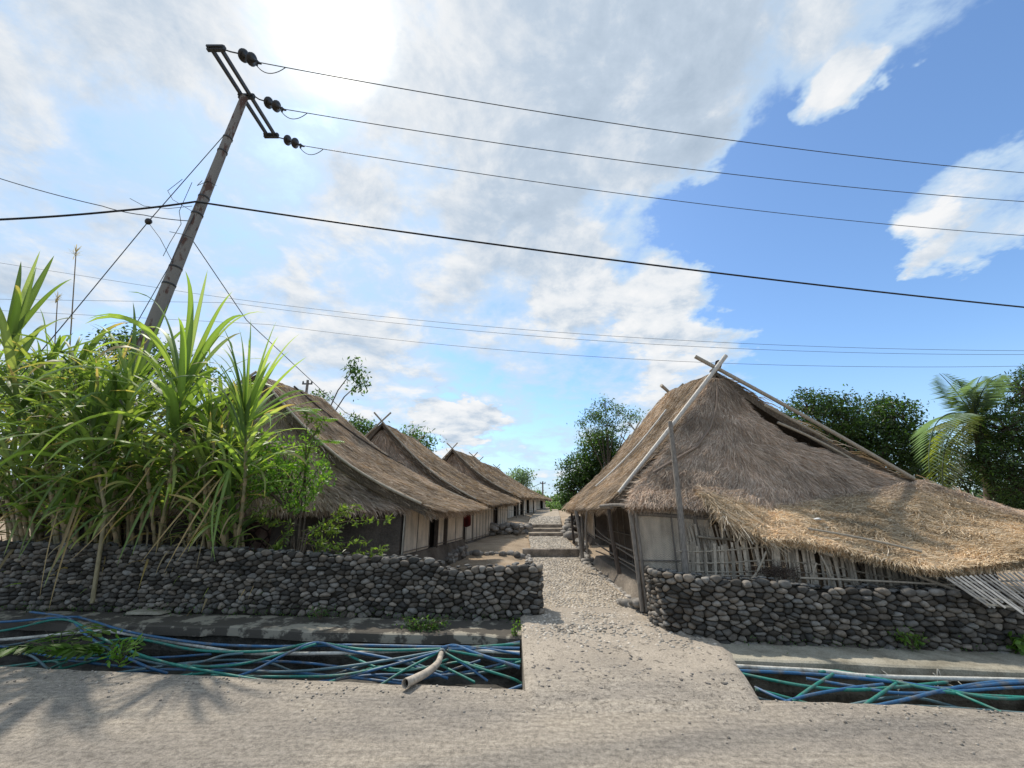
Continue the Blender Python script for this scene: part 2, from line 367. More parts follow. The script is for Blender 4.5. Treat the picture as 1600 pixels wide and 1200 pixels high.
# ================================================================ setting
def edge_near(x): return 4.24 - .095 * x              # road edge of the ditch
def path_z(y): return np.interp(y, [4.3, 6.2, 12.35, 12.36, 16.6, 16.61, 17.3, 17.31, 18.0, 18.01, 24, 45, 90, 400], [0, .07, .12, .33, .37, .49, .49, .61, .61, .74, .90, 1.2, 1.3, 1.3])
def path_zs(y): return np.interp(y, [4.3, 6.2, 12.0, 12.7, 16.4, 18.2, 24, 45, 90, 400], [0, .07, .10, .30, .34, .66, .86, 1.16, 1.26, 1.26])
def path_l(y): return np.interp(y, [6, 12, 18, 26, 45], [.42, .55, .70, 1.3, 3.0])
def path_r(y): return np.interp(y, [6, 9, 12, 18, 26, 45], [1.95, 1.95, 1.9, 2.15, 3.0, 5.0])
def ground_z(x, y):
    x, y = np.asarray(x, float), np.asarray(y, float)
    z = path_zs(y) - .05
    left = np.clip((path_l(y) - .1 - x) / .6, 0, 1); right = np.clip((x - path_r(y) - .15) / .6, 0, 1)
    return z + left * .12 + right * .06
# road: one big sheet in front of the ditch
mb = MB()
xs = np.concatenate([[-400, -120, -50, -25], np.arange(-14, 14, .08), [25, 50, 120, 400]])
ye = edge_near(xs) + np.where(np.abs(xs) < 14.5, .035 * np.array([mnoise.noise(Vector((x * 1.1, 0, 3))) + .6 * mnoise.noise(Vector((x * 5, 0, 7))) for x in xs]) * 1.5, 0)
ye = np.where((xs > .1) & (xs < 2.0), ye, ye)
rows = [ye, ye - .05, ye - .35, np.full_like(xs, 0) - 0 * xs - 3, xs * 0 - 60, xs * 0 - 600]
zr = [-.03, 0, 0, 0, 0, 0]
rows[3] = np.minimum(rows[3], ye - 1)
V = np.array([[x, r[i], z] for r, z in zip(rows, zr) for i, x in enumerate(xs)])
n = len(xs); q = []
for a in range(len(rows) - 1):
    for i in range(n - 1): q.append([a * n + i + 1, a * n + i, (a + 1) * n + i, (a + 1) * n + i + 1])
mb.add(V, q, smooth=True)
V = np.array([[x, ye[i], -.03] for i, x in enumerate(xs)] + [[x, ye[i] + .06 * math.sin(x * 7) * .3, -.75] for i, x in enumerate(xs)])
mb.add(V, [[i, i + 1, n + i + 1, n + i] for i in range(n - 1)])
struct(mb.build('road', M['road'], base=(0, 0, 0)))
# gravelly crumbs on the shoulder: stuff
mb = MB(); k = 800
x = rng.uniform(-9, 7, k); d = rng.exponential(.22, k); keep = ~((x > 0) & (x < 2.3) & (d < -.1)); y = edge_near(x) - .06 - d
r = rng.uniform(.004, .014, k); g = rng.uniform(.18, .42, (k, 1))
mb.blobs(np.stack([x, y, r * .3], 1), np.stack([r, r, r * .7], 1), g * np.array([1, .88, .74]), .3)
tag(mb.build('road_gravel', M['cobble']), 'loose grit scattered along the ragged road edge', 'gravel', kind='stuff')

def far_edge(x): return np.where(x < 1, 5.62 - .10 * x, 5.2 - .12 * x)
def wall_line(x): return np.where(x < 1, 6.34 - .075 * x, 5.66 - .10 * x)
def far_sheet(x0, x1, matn, name, drop, zf=.0):
    mb = MB(); xs = np.arange(x0, x1 + .01, .12); n = len(xs)
    e = far_edge(xs) + .03 * np.array([mnoise.noise(Vector((x * 1.3, 5, 3))) + .5 * mnoise.noise(Vector((x * 6, 2, 7))) for x in xs]) * 1.6
    e = e + (np.where(np.array([mnoise.noise(Vector((x * .9, 9, 1))) for x in xs]) > .30, drop, 0))
    prof = [(e, -.11), (e + .005, zf - .015), (e + .03, zf), (wall_line(xs) + .12, zf + .01)]
    V = np.concatenate([np.stack([xs, a, np.full(n, b)], 1) for a, b in prof])
    q = [[a * n + i, a * n + i + 1, (a + 1) * n + i + 1, (a + 1) * n + i] for a in range(len(prof) - 1) for i in range(n - 1)]
    mb.add(V, q)
    struct(mb.build(name, matn, base=(0, 0, 0)))
    mb = MB(); ee = e + .05; V = np.concatenate([np.stack([xs, ee + .12, np.full(n, -.75)], 1), np.stack([xs, ee, np.full(n, -.30)], 1), np.stack([xs, ee + .02, np.full(n, -.105)], 1), np.stack([xs, e, np.full(n, -.11)], 1)])
    mb.add(V, [[a * n + i, a * n + i + 1, (a + 1) * n + i + 1, (a + 1) * n + i] for a in range(3) for i in range(n - 1)])
    struct(mb.build('ditch_wall', M['mud_shaded'] if x0 < 0 else M['ditch_side'], base=(0, 0, 0)))
far_sheet(-30, .12, M['concrete'], 'ditch_ledge', .07)
far_sheet(2.2, 30, M['concrete_pale'], 'ditch_ledge', .02)
# ditch bed
mb = MB(); xs = np.arange(-30, 30.1, .2); ys = np.linspace(3, 7, 22)
X, Y = np.meshgrid(xs, ys); Z = -.46 + .07 * np.array([mnoise.noise(Vector((a * 1.3, b * 2, 0))) for a, b in zip(X.ravel(), Y.ravel())]).reshape(X.shape)
nx = len(xs); V = np.stack([X, Y, Z], -1).reshape(-1, 3)
mb.add(V, [[j * nx + i, j * nx + i + 1, (j + 1) * nx + i + 1, (j + 1) * nx + i] for j in range(len(ys) - 1) for i in range(nx - 1)], smooth=True)
struct(mb.build('ditch_bed', M['mud_shaded'], base=(0, 0, 0)))

# ramp over the ditch
mb = MB(); ys = np.arange(3.6, 6.75, .09)
def ramp_l(y): return .12 + 0 * y
def ramp_r(y): return np.interp(y, [3.6, 3.95, 4.1, 4.35, 4.75, 5.05, 5.4, 6.0, 6.3], [2.0, 2.12, 2.16, 2.24, 2.34, 2.45, 2.48, 2.1, 2.02])
us = np.linspace(0, 1, 34); V = []
for y in ys:
    for u in us:
        x = ramp_l(y) + (ramp_r(y) - ramp_l(y)) * u
        z = .006 + (y - 3.6) / 2.6 * .075 + .012 * mnoise.noise(Vector((x * 2.2, y * 2.2, 0))) + .012 * mnoise.noise(Vector((x * 9, y * 9, 4)))
        z -= .05 * max(0, (3.85 - y) / .25) + (.03 * (u < .01)) + (.04 if u > .99 else 0)
        V.append((x, y, z))
nu = len(us); ny = len(ys)
mb.add(V, [[j * nu + i, j * nu + i + 1, (j + 1) * nu + i + 1, (j + 1) * nu + i] for j in range(ny - 1) for i in range(nu - 1)], smooth=True)
V = np.array(V)
for col, fl in ((0, 0), (nu - 1, 1)):
    top = V[col::nu]; bot = top.copy(); bot[:, 2] = -.75; bot[:, 0] += (.03 if fl else -.0)
    VV = np.vstack([top, bot]); mb.add(VV, [[i, i + 1, ny + i + 1, ny + i] if fl else [i + 1, i, ny + i, ny + i + 1] for i in range(ny - 1)])
struct(mb.build('ramp', M['ramp'], base=(0, 0, 0)))
mb = MB(); k = 520                                        # dark stones that show through the worn ramp
y = rng.uniform(4.15, 6.1, k); u = rng.beta(1.1, 1, k); x = .2 + u * (ramp_r(y) - .35)
r = rng.uniform(.006, .02, k)
z = .006 + (y - 3.6) / 2.6 * .075
mb.blobs(np.stack([x, y, z - .004], 1), np.stack([r * 1.4, r, r * .42], 1), rng.uniform(.10, .24, (k, 1)) * np.array([1, .9, .8]), .3)
tag(mb.build('ramp_pebbles', M['cobble']), 'dark pebbles showing through the worn surface of the ramp', 'pebbles', kind='stuff')

# ground behind the walls, out to the horizon
mb = MB()
xs = np.concatenate([-np.geomspace(500, 14, 14), np.arange(-13.5, 13.6, .3), np.geomspace(14, 500, 14)])
ys = np.concatenate([np.arange(5.9, 28, .3), np.geomspace(28.5, 900, 22)])
X, Y = np.meshgrid(xs, ys); Z = ground_z(X, Y) + .03 * np.array([mnoise.noise(Vector((a * .9, b * .9, 0))) + .5 * mnoise.noise(Vector((a * 3, b * 3, 0))) for a, b in zip(X.ravel(), Y.ravel())]).reshape(X.shape)
Y2 = np.where(X < .4, np.maximum(Y, wall_line(np.clip(X, -40, 40)) + .15 + (Y - 5.9) * .02), np.where(Y < 6, wall_line(np.clip(X, 1.1, 40)) + .2, Y))
nx = len(xs); mb.add(np.stack([X, Y2, Z], -1).reshape(-1, 3), [[j * nx + i, j * nx + i + 1, (j + 1) * nx + i + 1, (j + 1) * nx + i] for j in range(len(ys) - 1) for i in range(nx - 1)], smooth=True)
struct(mb.build('ground', M['earth'], base=(0, 0, 0)))
# cobbled path + steps
mb = MB(); ys = np.sort(np.concatenate([np.arange(6.1, 30, .2), [12.35, 12.36, 16.6, 16.61, 17.3, 17.31, 18.0, 18.01], np.geomspace(30, 90, 16)])); V = []
us = np.linspace(0, 1, 12)
for y in ys:
    for u in us:
        x = path_l(y) + (path_r(y) - path_l(y)) * u
        V.append((x, y, path_z(y) + .01 * mnoise.noise(Vector((x * 3, y * 3, 0))) + .012))
nu = len(us); ny = len(ys)
mb.add(V, [[j * nu + i, j * nu + i + 1, (j + 1) * nu + i + 1, (j + 1) * nu + i] for j in range(ny - 1) for i in range(nu - 1)])
V = np.array(V)
for col, fl in ((0, 0), (nu - 1, 1)):
    top = V[col::nu]; bot = top.copy(); bot[:, 2] -= .35
    mb.add(np.vstack([top, bot]), [[i, i + 1, ny + i + 1, ny + i] if fl else [i + 1, i, ny + i, ny + i + 1] for i in range(ny - 1)])
struct(mb.build('path', M['path'], base=(0, 0, 0)))
mb = MB()
P = []
y = 5.0
while y < 24:
    st = .045 + .0032 * max(0, y - 6)
    xa, xb = (path_l(y), path_r(y)) if y > 6.2 else (.16, float(ramp_r(y)) - .06)
    x = xa + rng.uniform(0, st)
    while x < xb - .03:
        P.append((x + rng.normal(0, st * .15), y + rng.normal(0, st * .18), st)); x += st * rng.uniform(.85, 1.5)
    y += st * .95
P = np.array(P); P = P[rng.random(len(P)) < np.interp(P[:, 1], [5, 5.6, 6.4], [.08, .45, .93])]
r = P[:, 2] * rng.uniform(.33, .58, len(P))
z = np.where(P[:, 1] < 6.3, .004 + (P[:, 1] - 3.6) / 2.6 * .075, path_z(P[:, 1]) + .010)
bad = (np.abs(P[:, 1] - 12.35) < .1) | (np.abs(P[:, 1] - 16.6) < .1) | (np.abs(P[:, 1] - 17.3) < .1) | (np.abs(P[:, 1] - 18) < .1) | ((P[:, 1] > 16.6) & (P[:, 1] < 18))
cb = rng.uniform(.22, .66, (len(P), 1)) * np.array([1, .88, .73])
mb.blobs(np.stack([P[:, 0], P[:, 1], z], 1)[~bad], np.stack([r * 1.2, r, r * .55], 1)[~bad], cb[~bad], .2)
tag(mb.build('path_cobbles', M['cobble']), 'small pale cobbles set in the surface of the path', 'cobbles', kind='stuff')
# step slabs
for k, (yy, z0, z1) in enumerate(((12.28, .08, .345), (16.55, .34, .505), (17.25, .46, .625), (17.95, .58, .755))):
    mb = MB(); xl, xr = path_l(yy), path_r(yy)
    if k == 0: xl -= 0.25; xr += .1
    n = 16; bot = []; 
    xsx = np.linspace(xl, xr, n)
    prof = [(0, z0 - .12), (0, z1 - .02), (.015, z1), (.30, z1 + .003)]
    V = [(x, yy + a + .012 * mnoise.noise(Vector((x * 4, yy, b * 5))), b + .012 * mnoise.noise(Vector((x * 3, yy, 2)))) for a, b in prof for x in xsx]
    mb.add(V, [[a * n + i, a * n + i + 1, (a + 1) * n + i + 1, (a + 1) * n + i] for a in range(3) for i in range(n - 1)])
    struct(mb.build('step', M['step'], base=(0, 0, 0)))

# ================================================================ cobble walls
def clip(poly, mx, my, nx, ny):
    out = []; n = len(poly)
    for i in range(n):
        a, b = poly[i], poly[(i + 1) % n]
        da = (a[0] - mx) * nx + (a[1] - my) * ny; db = (b[0] - mx) * nx + (b[1] - my) * ny
        if da <= 0: out.append(a)
        if (da < 0 < db) or (db < 0 < da):
            k = da / (da - db); out.append((a[0] + (b[0] - a[0]) * k, a[1] + (b[1] - a[1]) * k))
    return out
def cells(L, hf, w, h, asp=1.75):
    """voronoi cells over length L, height function hf(a); returns seed+polygon in (a, z)"""
    pts = []; z = h * .35; row = 0
    zmax = max(hf(L * k / 40)[1] for k in range(41)); zmin = min(hf(L * k / 40)[0] for k in range(41))
    z = zmin + h * .4
    while z < zmax:
        a = rng.uniform(0, w)
        while a < L:
            s = rng.uniform(.55, 1.5)
            aa, zz = a + rng.normal(0, w * .13), z + rng.normal(0, h * .24)
            lo, hi = hf(min(max(aa, 0), L))
            if lo - h * .2 < zz < hi - h * .45: pts.append((aa, zz * asp))
            a += w * s
        z += h
    pts = np.array(pts); out = []
    for i, (x, y) in enumerate(pts):
        d = np.hypot(pts[:, 0] - x, pts[:, 1] - y); nb = np.argsort(d)[1:16]
        r = w * .80
        poly = [(x + r * math.cos(k), y + r * math.sin(k)) for k in np.linspace(0, 2 * math.pi, 10, endpoint=False)]
        for j in nb:
            if d[j] > 2 * r: break
            mx, my = (x + pts[j, 0]) / 2, (y + pts[j, 1]) / 2
            poly = clip(poly, mx, my, pts[j, 0] - x, pts[j, 1] - y)
            if len(poly) < 3: break
        if len(poly) >= 3:
            pl = np.array(poly); pl[:, 1] /= asp; pl[:, 0] = np.clip(pl[:, 0], 0, L); out.append(((x, y / asp), pl))
    return out
def stone_face(mb, L, hf, mapf, w, h, depth=.045, tint=(1.0, .90, .78), dark=1.0):
    for (cx, cz), pl in cells(L, hf, w, h):
        c = pl.mean(0)
        if len(pl) < 3: continue
        e = np.roll(pl, -1, 0) - pl
        # resample and soften to 14 points
        per = np.concatenate([[0], np.cumsum(np.hypot(e[:, 0], e[:, 1]))]); tot = per[-1]
        if tot < .12: continue
        cl = np.vstack([pl, pl[:1]]); ts = (np.arange(14) + .5) / 14 * tot
        q = np.stack([np.interp(ts, per, cl[:, 0]), np.interp(ts, per, cl[:, 1])], 1)
        for _ in range(1): q = (np.roll(q, 1, 0) + 2 * q + np.roll(q, -1, 0)) / 4
        q = c + (q - c) * rng.uniform(.97, 1.03)
        size = math.sqrt(tot / 4 * .5); dd = depth * rng.uniform(.65, 1.5); tx, tz = rng.normal(0, .16, 2)
        rings = [(1.0, -.03), (.97, .30), (.86, .68), (.62, .93), (.30, 1.02)]
        V = []
        for k, f in rings:
            for s in q:
                r = c + (s - c) * k
                dep = dd * f + (tx * (r[0] - c[0]) + tz * (r[1] - c[1])) * (f > 0) + (rng.normal(0, .0025) if f > .3 else 0)
                V.append(mapf(r[0], r[1], dep))
        V.append(mapf(c[0], c[1], dd * 1.03)); V = np.array(V); n = 14
        base = rng.choice([.05, .09, .15, .22], p=[.22, .32, .30, .16]) * rng.uniform(.8, 1.2) * dark
        warm = rng.uniform(-.05, .09)
        col = base * np.array([tint[0] * (1 + warm), tint[1], tint[2] * (1 - warm)])
        o = mb.n
        Fq = [[a * n + i, a * n + (i + 1) % n, (a + 1) * n + (i + 1) % n, (a + 1) * n + i] for a in range(4) for i in range(n)]
        mb.add(V, Fq, col, True)
        mb.Fs.append(np.array([[4 * n + i, 4 * n + (i + 1) % n, 5 * n] for i in range(n)]) + o)
        mb.S.append(True)
def poly_map(P, back):
    """polyline in xy -> map (a, z, depth) to 3D, outward to the right-hand normal"""
    P = np.asarray(P, float); seg = np.diff(P, axis=0); ln = np.hypot(seg[:, 0], seg[:, 1]); cum = np.concatenate([[0], np.cumsum(ln)])
    def f(a, z, dep):
        i = int(np.clip(np.searchsorted(cum, a, 'right') - 1, 0, len(seg) - 1)); k = (a - cum[i]) / ln[i]
        p = P[i] + seg[i] * k; nrm = np.array([seg[i, 1], -seg[i, 0]]) / ln[i]
        # blend normals near corners
        for j in (i - 1, i + 1):
            if 0 <= j < len(seg):
                dist = abs(a - cum[max(i, j)])
                if dist < .15: nrm = nrm + np.array([seg[j, 1], -seg[j, 0]]) / ln[j] * (1 - dist / .15) * .5
        nrm = nrm / np.hypot(*nrm)
        return (p[0] + nrm[0] * dep, p[1] + nrm[1] * dep, z)
    return f, cum[-1], cum
def cobble_wall(label, name, P, top, bot, thick, w, h, dark=1.0, group=None, topstones=True):
    """P: xy polyline along the visible face; top(a), bot(a)"""
    f, L, cum = poly_map(P, thick)
    root = thing(name, label, 'wall', (P[0][0] * .5 + P[-1][0] * .5, P[0][1] * .5 + P[-1][1] * .5, 0), group)
    mb = MB(); hf = lambda a: (bot(a), top(a))
    stone_face(mb, L, hf, f, w, h, dark=dark)
    if topstones:                                          # cap stones across the thickness
        n = int(L / w * 3.4); a = rng.uniform(0, L, n); t = rng.uniform(.0, thick, n)
        cen = np.array([f(q, top(q) - .025 + rng.uniform(-.02, .02), -s) for q, s in zip(a, t)])
        r = rng.uniform(.30, .50, n) * w * .75
        cc = rng.uniform(.06, .17, (n, 1)) * np.array([1, .95, .88])
        mb.blobs(cen, np.stack([r * 1.15, r * .9, r * .42], 1), cc, .14, 2)
    mb.build('stones', M['cobble'], root)
    core = MB(); aa = np.unique(np.concatenate([np.arange(0, L, .12), cum])); n = len(aa)
    fr_t = [f(q, top(q) - .055, .012) for q in aa]; fr_b = [f(q, min(bot(q), 0) - .15, .012) for q in aa]
    bk_t = [f(q, top(q) - .055, -thick) for q in aa]; bk_b = [f(q, -.15, -thick) for q in aa]
    V = np.array(fr_b + fr_t + bk_t + bk_b)
    q = [[a * n + i, a * n + i + 1, (a + 1) * n + i + 1, (a + 1) * n + i] for a in range(3) for i in range(n - 1)]
    core.add(V, q + [[0, n, 2 * n, 3 * n], [n - 1, 4 * n - 1, 3 * n - 1, 2 * n - 1]])
    core.build('core', M['mortar'], root)
    return root
# left wall, corner at the ramp
xl = -13.0
PL = [(x, float(wall_line(np.array(x)))) for x in (xl, -8, -4, -2, -.2, .36)] + [(.40, 6.37), (.42, 6.75)]
def aL(a): return xl + a
def topL(a):
    x = xl + a
    base = np.interp(x, [-9, -5, -1.15, -1.02, -.5, .36, .6], [1.0, .94, .80, .66, .71, .73, .72])
    return float(base + .018 * mnoise.noise(Vector((a * 2.2, 1, 0))) + (.012 * mnoise.noise(Vector((a * 9, 1, 0)))))
def botL(a): return float(np.interp(xl + a, [-3, -1.2, -.9, .3, .5], [.06, .06, .0, .0, .07]) - .02)
cobble_wall('long low river-cobble wall on the left, green cane behind it', 'cobble_wall', PL, topL, botL, .36, .132, .060)
# right wall, starts with an end face beside the path
PR = [(2.02, 6.35), (1.92, 5.98), (1.98, 5.66), (2.3, 5.45), (4, 5.27), (6, 5.06), (14, 4.3)]
def topR(a): 
    return float(np.interp(a, [0, .4, .8, 1.6, 2.2, 2.7, 3.2, 4.2, 6], [.72, .74, .74, .72, .68, .61, .64, .60, .56]) + .02 * mnoise.noise(Vector((a * 2.2, 8, 0))) + .014 * mnoise.noise(Vector((a * 9, 4, 0))))
def botR(a): return float(np.interp(a, [0, .5, .9, 1.3], [.10, .09, .05, 0]) - .02)
cobble_wall('low river-cobble wall on the right, in front of the broken bamboo fence', 'cobble_wall', PR, topR, botR, .34, .125, .053, 1.0)

# small stone borders in the lane
def rubble(name, label, pts, w, n, rr, cols=(.10, .30), group=None, cat='stone border'):
    mb = MB(); P = np.array(pts, float); seg = np.linalg.norm(np.diff(P[:, :2], axis=0), axis=1); cum = np.concatenate([[0], np.cumsum(seg)])
    a = rng.uniform(0, cum[-1], n); x = np.interp(a, cum, P[:, 0]); y = np.interp(a, cum, P[:, 1]); hh = np.interp(a, cum, P[:, 2])
    x = x + rng.normal(0, w * .4, n); y = y + rng.normal(0, w * .4, n); u = rng.random(n) ** 1.2
    z = ground_z(x, y) + hh * u * (1 - np.minimum(1, 0)) + .02
    r = rng.uniform(*rr, n)
    c = rng.uniform(*cols, (n, 1)) * np.array([1, .91, .8])
    mb.blobs(np.stack([x, y, z], 1), np.stack([r * 1.3, r, r * .75], 1), c, .16, 2)
    return tag(mb.build(name, M['cobble']), label, cat, group, 'stuff')
for i in range(13):
    x = -1.45 + .145 * i + rng.normal(0, .02); y = 12.2 + rng.normal(0, .05); r = rng.uniform(.07, .12); mb = MB(); c = rng.uniform(.10, .26)
    mb.blobs([(x, y, float(ground_z(x, 12)) + r * .7)], [(r * 1.2, r, r * .9)], (c, c * .92, c * .82), .1, 2)
    tag(mb.build('boulder', M['cobble']), 'one of the boulders in the row edging the terrace left of the first step', 'boulder', 'boulders edging the terrace')
rubble('stone_border', 'narrow string of stones along the left path edge before the first step', [(.42, 9.0, .06), (.5, 12.0, .12)], .10, 60, (.03, .07), (.2, .4))
rubble('stone_border', 'strip of small stones and clay edging the path beside the right hut porch', [(2.05, 6.6, .02), (1.98, 9, .04), (1.95, 11.6, .05)], .10, 150, (.025, .065), (.2, .42))
rubble('rubble_wall', 'tumbled rubble heap between the second and third hut left of the lane steps', [(-1.2, 16.6, .35), (.1, 16.9, .30), (.6, 17.6, .25)], .28, 150, (.07, .16), (.12, .32), cat='rubble wall')
rubble('rubble_wall', 'tumbled rubble at the right end of the lane steps', [(2.15, 16.6, .30), (2.7, 18.2, .40), (3.2, 20, .25)], .22, 90, (.08, .19), (.12, .32), cat='rubble wall')
rubble('rubble_wall', 'tumbled stones between the first and second hut on the left', [(-1.9, 9.9, .12), (-1.5, 11.3, .30), (-1.45, 12.3, .2)], .16, 110, (.05, .11), (.12, .30), cat='rubble wall')
rubble('rubble_wall', 'heap of rough stones at the foot of the corner post of the right hut', [(1.95, 6.55, .16), (1.72, 7.0, .10)], .10, 26, (.05, .10), (.12, .3), cat='rubble wall')
rubble('rubble_wall', 'loose stones under the porch of the right hut beside the first step', [(2.0, 11.0, .10), (2.15, 13.5, .25)], .16, 60, (.06, .13), (.14, .34), cat='rubble wall')
for (px, py, z, r, cl, lb) in ((866, 862, .16, (.17, .12, .10), .38, 'pale oval boulder sitting against the first step'),
                          (893, 838, .42, (.34, .22, .2), .26, 'big grey boulder to the right of the lane steps')):
    g = G(px, py, z); mb = MB(); mb.blobs([g], [r], (cl, cl * .92, cl * .82), .06, 3); tag(mb.build('boulder', M['cobble']), lb, 'boulder')
# ================================================================ thatch and huts
PAL_GREY = np.array([[.27, .212, .162], [.35, .28, .215], [.43, .35, .27], [.52, .43, .33], [.31, .235, .17]])
PAL_GOLD = np.array([[.46, .345, .21], [.56, .435, .285], [.64, .52, .36], [.36, .265, .165], [.70, .60, .45]])
PAL_SKIRT = np.array([[.27, .21, .165], [.35, .28, .225], [.43, .35, .28], [.51, .42, .33], [.33, .24, .175]])
def thatch(root, fn,  nu, ns, th, n, L, w, pal, out, name='thatch', bump=.035, fringe=0, fL=.5, jit=.16, lift=.05, holes=None, bend=(0, 0, 0), edges=0, bright=1.0, blend=None):
    """thick thatch sheet over fn(u, s) (s runs down the slope) covered with loose straws"""
    out = np.asarray(out, float)
    def fr(u, s):
        e = .01; P = fn(u, s)
        du = fn(np.clip(u + e, 0, 1), s) - fn(np.clip(u - e, 0, 1), s); ds = fn(u, np.clip(s + e, 0, 1)) - fn(u, np.clip(s - e, 0, 1))
        N = unit(np.cross(du, ds)); sg = np.sign((N * out).sum(-1, keepdims=True)); sg[sg == 0] = 1
        return P, unit(du), unit(ds), N * sg
    U, S = np.meshgrid(np.linspace(0, 1, nu), np.linspace(0, 1, ns)); P, du, ds, N = fr(U, S)
    b = (vnoise(P, 1.6) * 1.2 + vnoise(P, 5.5, 3) * .7) * bump
    P1 = P + N * b[..., None]
    # ragged lower edge
    P1 = P1 + ds * (vnoise(P, 3.1, 9) * .12 * (S ** 6))[..., None]
    P2 = P - N * th * (.35 + .65 * np.minimum(1, S * 6))[..., None] * 1.0
    mb = MB(); k = nu * ns
    base = pal.mean(0) * .72 * bright
    grid = [[j * nu + i, j * nu + i + 1, (j + 1) * nu + i + 1, (j + 1) * nu + i] for j in range(ns - 1) for i in range(nu - 1)]
    kk = np.clip(1 + vnoise(P, 1.1, 5) * .9, .5, 1.5)[..., None] * base
    mb.add(P1.reshape(-1, 3), grid, kk.reshape(-1, 3), True)
    mb.add(P2.reshape(-1, 3), [g[::-1] for g in grid], base * .5, True)
    rim = [0 + i for i in range(nu)] + [j * nu + nu - 1 for j in range(1, ns)] + [(ns - 1) * nu + i for i in range(nu - 2, -1, -1)] + [j * nu for j in range(ns - 2, 0, -1)]
    a1, a2 = P1.reshape(-1, 3)[rim], P2.reshape(-1, 3)[rim]; m = len(rim)
    mb.add(np.vstack([a1, a2]), [[i, (i + 1) % m, m + (i + 1) % m, m + i] for i in range(m)], base * .8)
    o = mb.build(name, M['thatch'], root)
    # straws
    n = int(n)
    u = rng.random(n); s = rng.random(n) ** .92
    ked = np.zeros(n, bool)
    if edges:
        ke = rng.random(n) < edges; ked = ke; u = np.where(ke, np.where(rng.random(n) < .5, rng.random(n) * .02, 1 - rng.random(n) * .02), u)
    nf = int(fringe); uf = rng.random(nf); sf = 1 - rng.random(nf) * .035
    u = np.concatenate([u, uf]); s = np.concatenate([s, sf]); isf = np.concatenate([np.zeros(n, bool), np.ones(nf, bool)])
    P, du, ds, N = fr(u, s); n = len(u)
    # broad tufts share a heading
    hd = vnoise(P, 1.8, 11) * 1.2 + vnoise(P, 6, 17) * .5
    ked = np.concatenate([ked, np.zeros(nf, bool)])
    ang = rng.normal(0, jit, n) * np.where(ked, 2.5, 1) + hd * jit * 1.6
    d = unit(ds * np.cos(ang)[:, None] + du * np.sin(ang)[:, None])
    lf = np.abs(rng.normal(0, lift, n)) + .012
    ln = L * rng.uniform(.45, 1.35, n) * np.where(isf, fL, 1)
    b = (vnoise(P, 1.6) * 1.2 + vnoise(P, 5.5, 3) * .7) * bump
    dn = np.where(isf, rng.uniform(.2, 1.1, n), 0)[:, None] * np.array([0, 0, -1.])
    d2 = unit(d + dn + np.asarray(bend, float) * isf[:, None])
    ww = w * rng.uniform(.5, 1.5, n)
    side = unit(np.cross(d2, N + rng.normal(0, .5, (n, 3)))) * ww[:, None] / 2
    a = P + N * (b + .004 - np.where(isf | ked, rng.uniform(0, th * .9, n), 0))[:, None]
    e = a + d2 * ln[:, None] + N * (lf * np.where(isf, .5, 1))[:, None] * (ln / L)[:, None]
    mid = (a + e) / 2 + N * (lf * .45)[:, None]
    V = np.stack([a - side, a + side, mid + side, mid - side, e + side * .4, e - side * .4], 1).reshape(-1, 3)
    i = np.arange(n)[:, None] * 6
    Fc = np.concatenate([i + [0, 1, 2, 3], i + [3, 2, 4, 5]], 0)
    tone = np.clip(1 + vnoise(P, .9, 5) * .55 + vnoise(P, 4, 6) * .30, .45, 1.6)
    pick = rng.integers(0, len(pal), n); cb = pal[pick]
    if blend is not None:
        k = np.clip((s + vnoise(P, 1.5, 21) * .25) / blend[1], 0, 1)[:, None]; cb = blend[0][pick] * (1 - k) + cb * k
    c = cb * tone[:, None] * rng.uniform(.8, 1.25, (n, 1)) * bright
    # split into chunks so colours stay per vertex
    sm = MB(); sm.add(V, Fc, np.repeat(c, 6, 0)); st = sm.build('straw', M['straw'], o); st['kind'] = 'stuff'
    return o
def slope(a0, a1, e0, e1, sag, wave=.0):
    a0, a1, e0, e1 = map(np.asarray, (a0, a1, e0, e1))
    def fn(u, s):
        u = np.asarray(u, float)[..., None]; s = np.asarray(s, float)[..., None]
        p = (a0 * (1 - u) + a1 * u) * (1 - s) + (e0 * (1 - u) + e1 * u) * s
        z = -sag * np.sin(np.pi * s) - wave * np.sin(np.pi * u) * (1 - s)
        return p + np.concatenate([0 * z, 0 * z, z], -1)
    return fn
def pole(mb, a, b, r0, r1=None, bend=.0, nodes=0, seg=8, col=(.5, .5, .5)):
    a, b = np.asarray(a, float), np.asarray(b, float); n = 9; r1 = r0 if r1 is None else r1
    t = np.linspace(0, 1, n); P = a + (b - a) * t[:, None]
    o = rng.normal(0, 1, 3) * bend; P = P + np.sin(t * np.pi)[:, None] * o
    mb.tube(P, r0 + (r1 - r0) * t, seg, col)
    if nodes:
        L = np.linalg.norm(b - a)
        for q in np.arange(.25, L, nodes):
            k = q / L; c = a + (b - a) * k + math.sin(k * math.pi) * o; dd = unit(b - a); rr = (r0 + (r1 - r0) * k) * 1.09
            mb.lathe(c, dd, [(-.015, rr * .9), (-.006, rr), (.006, rr), (.015, rr * .9)], seg, col)
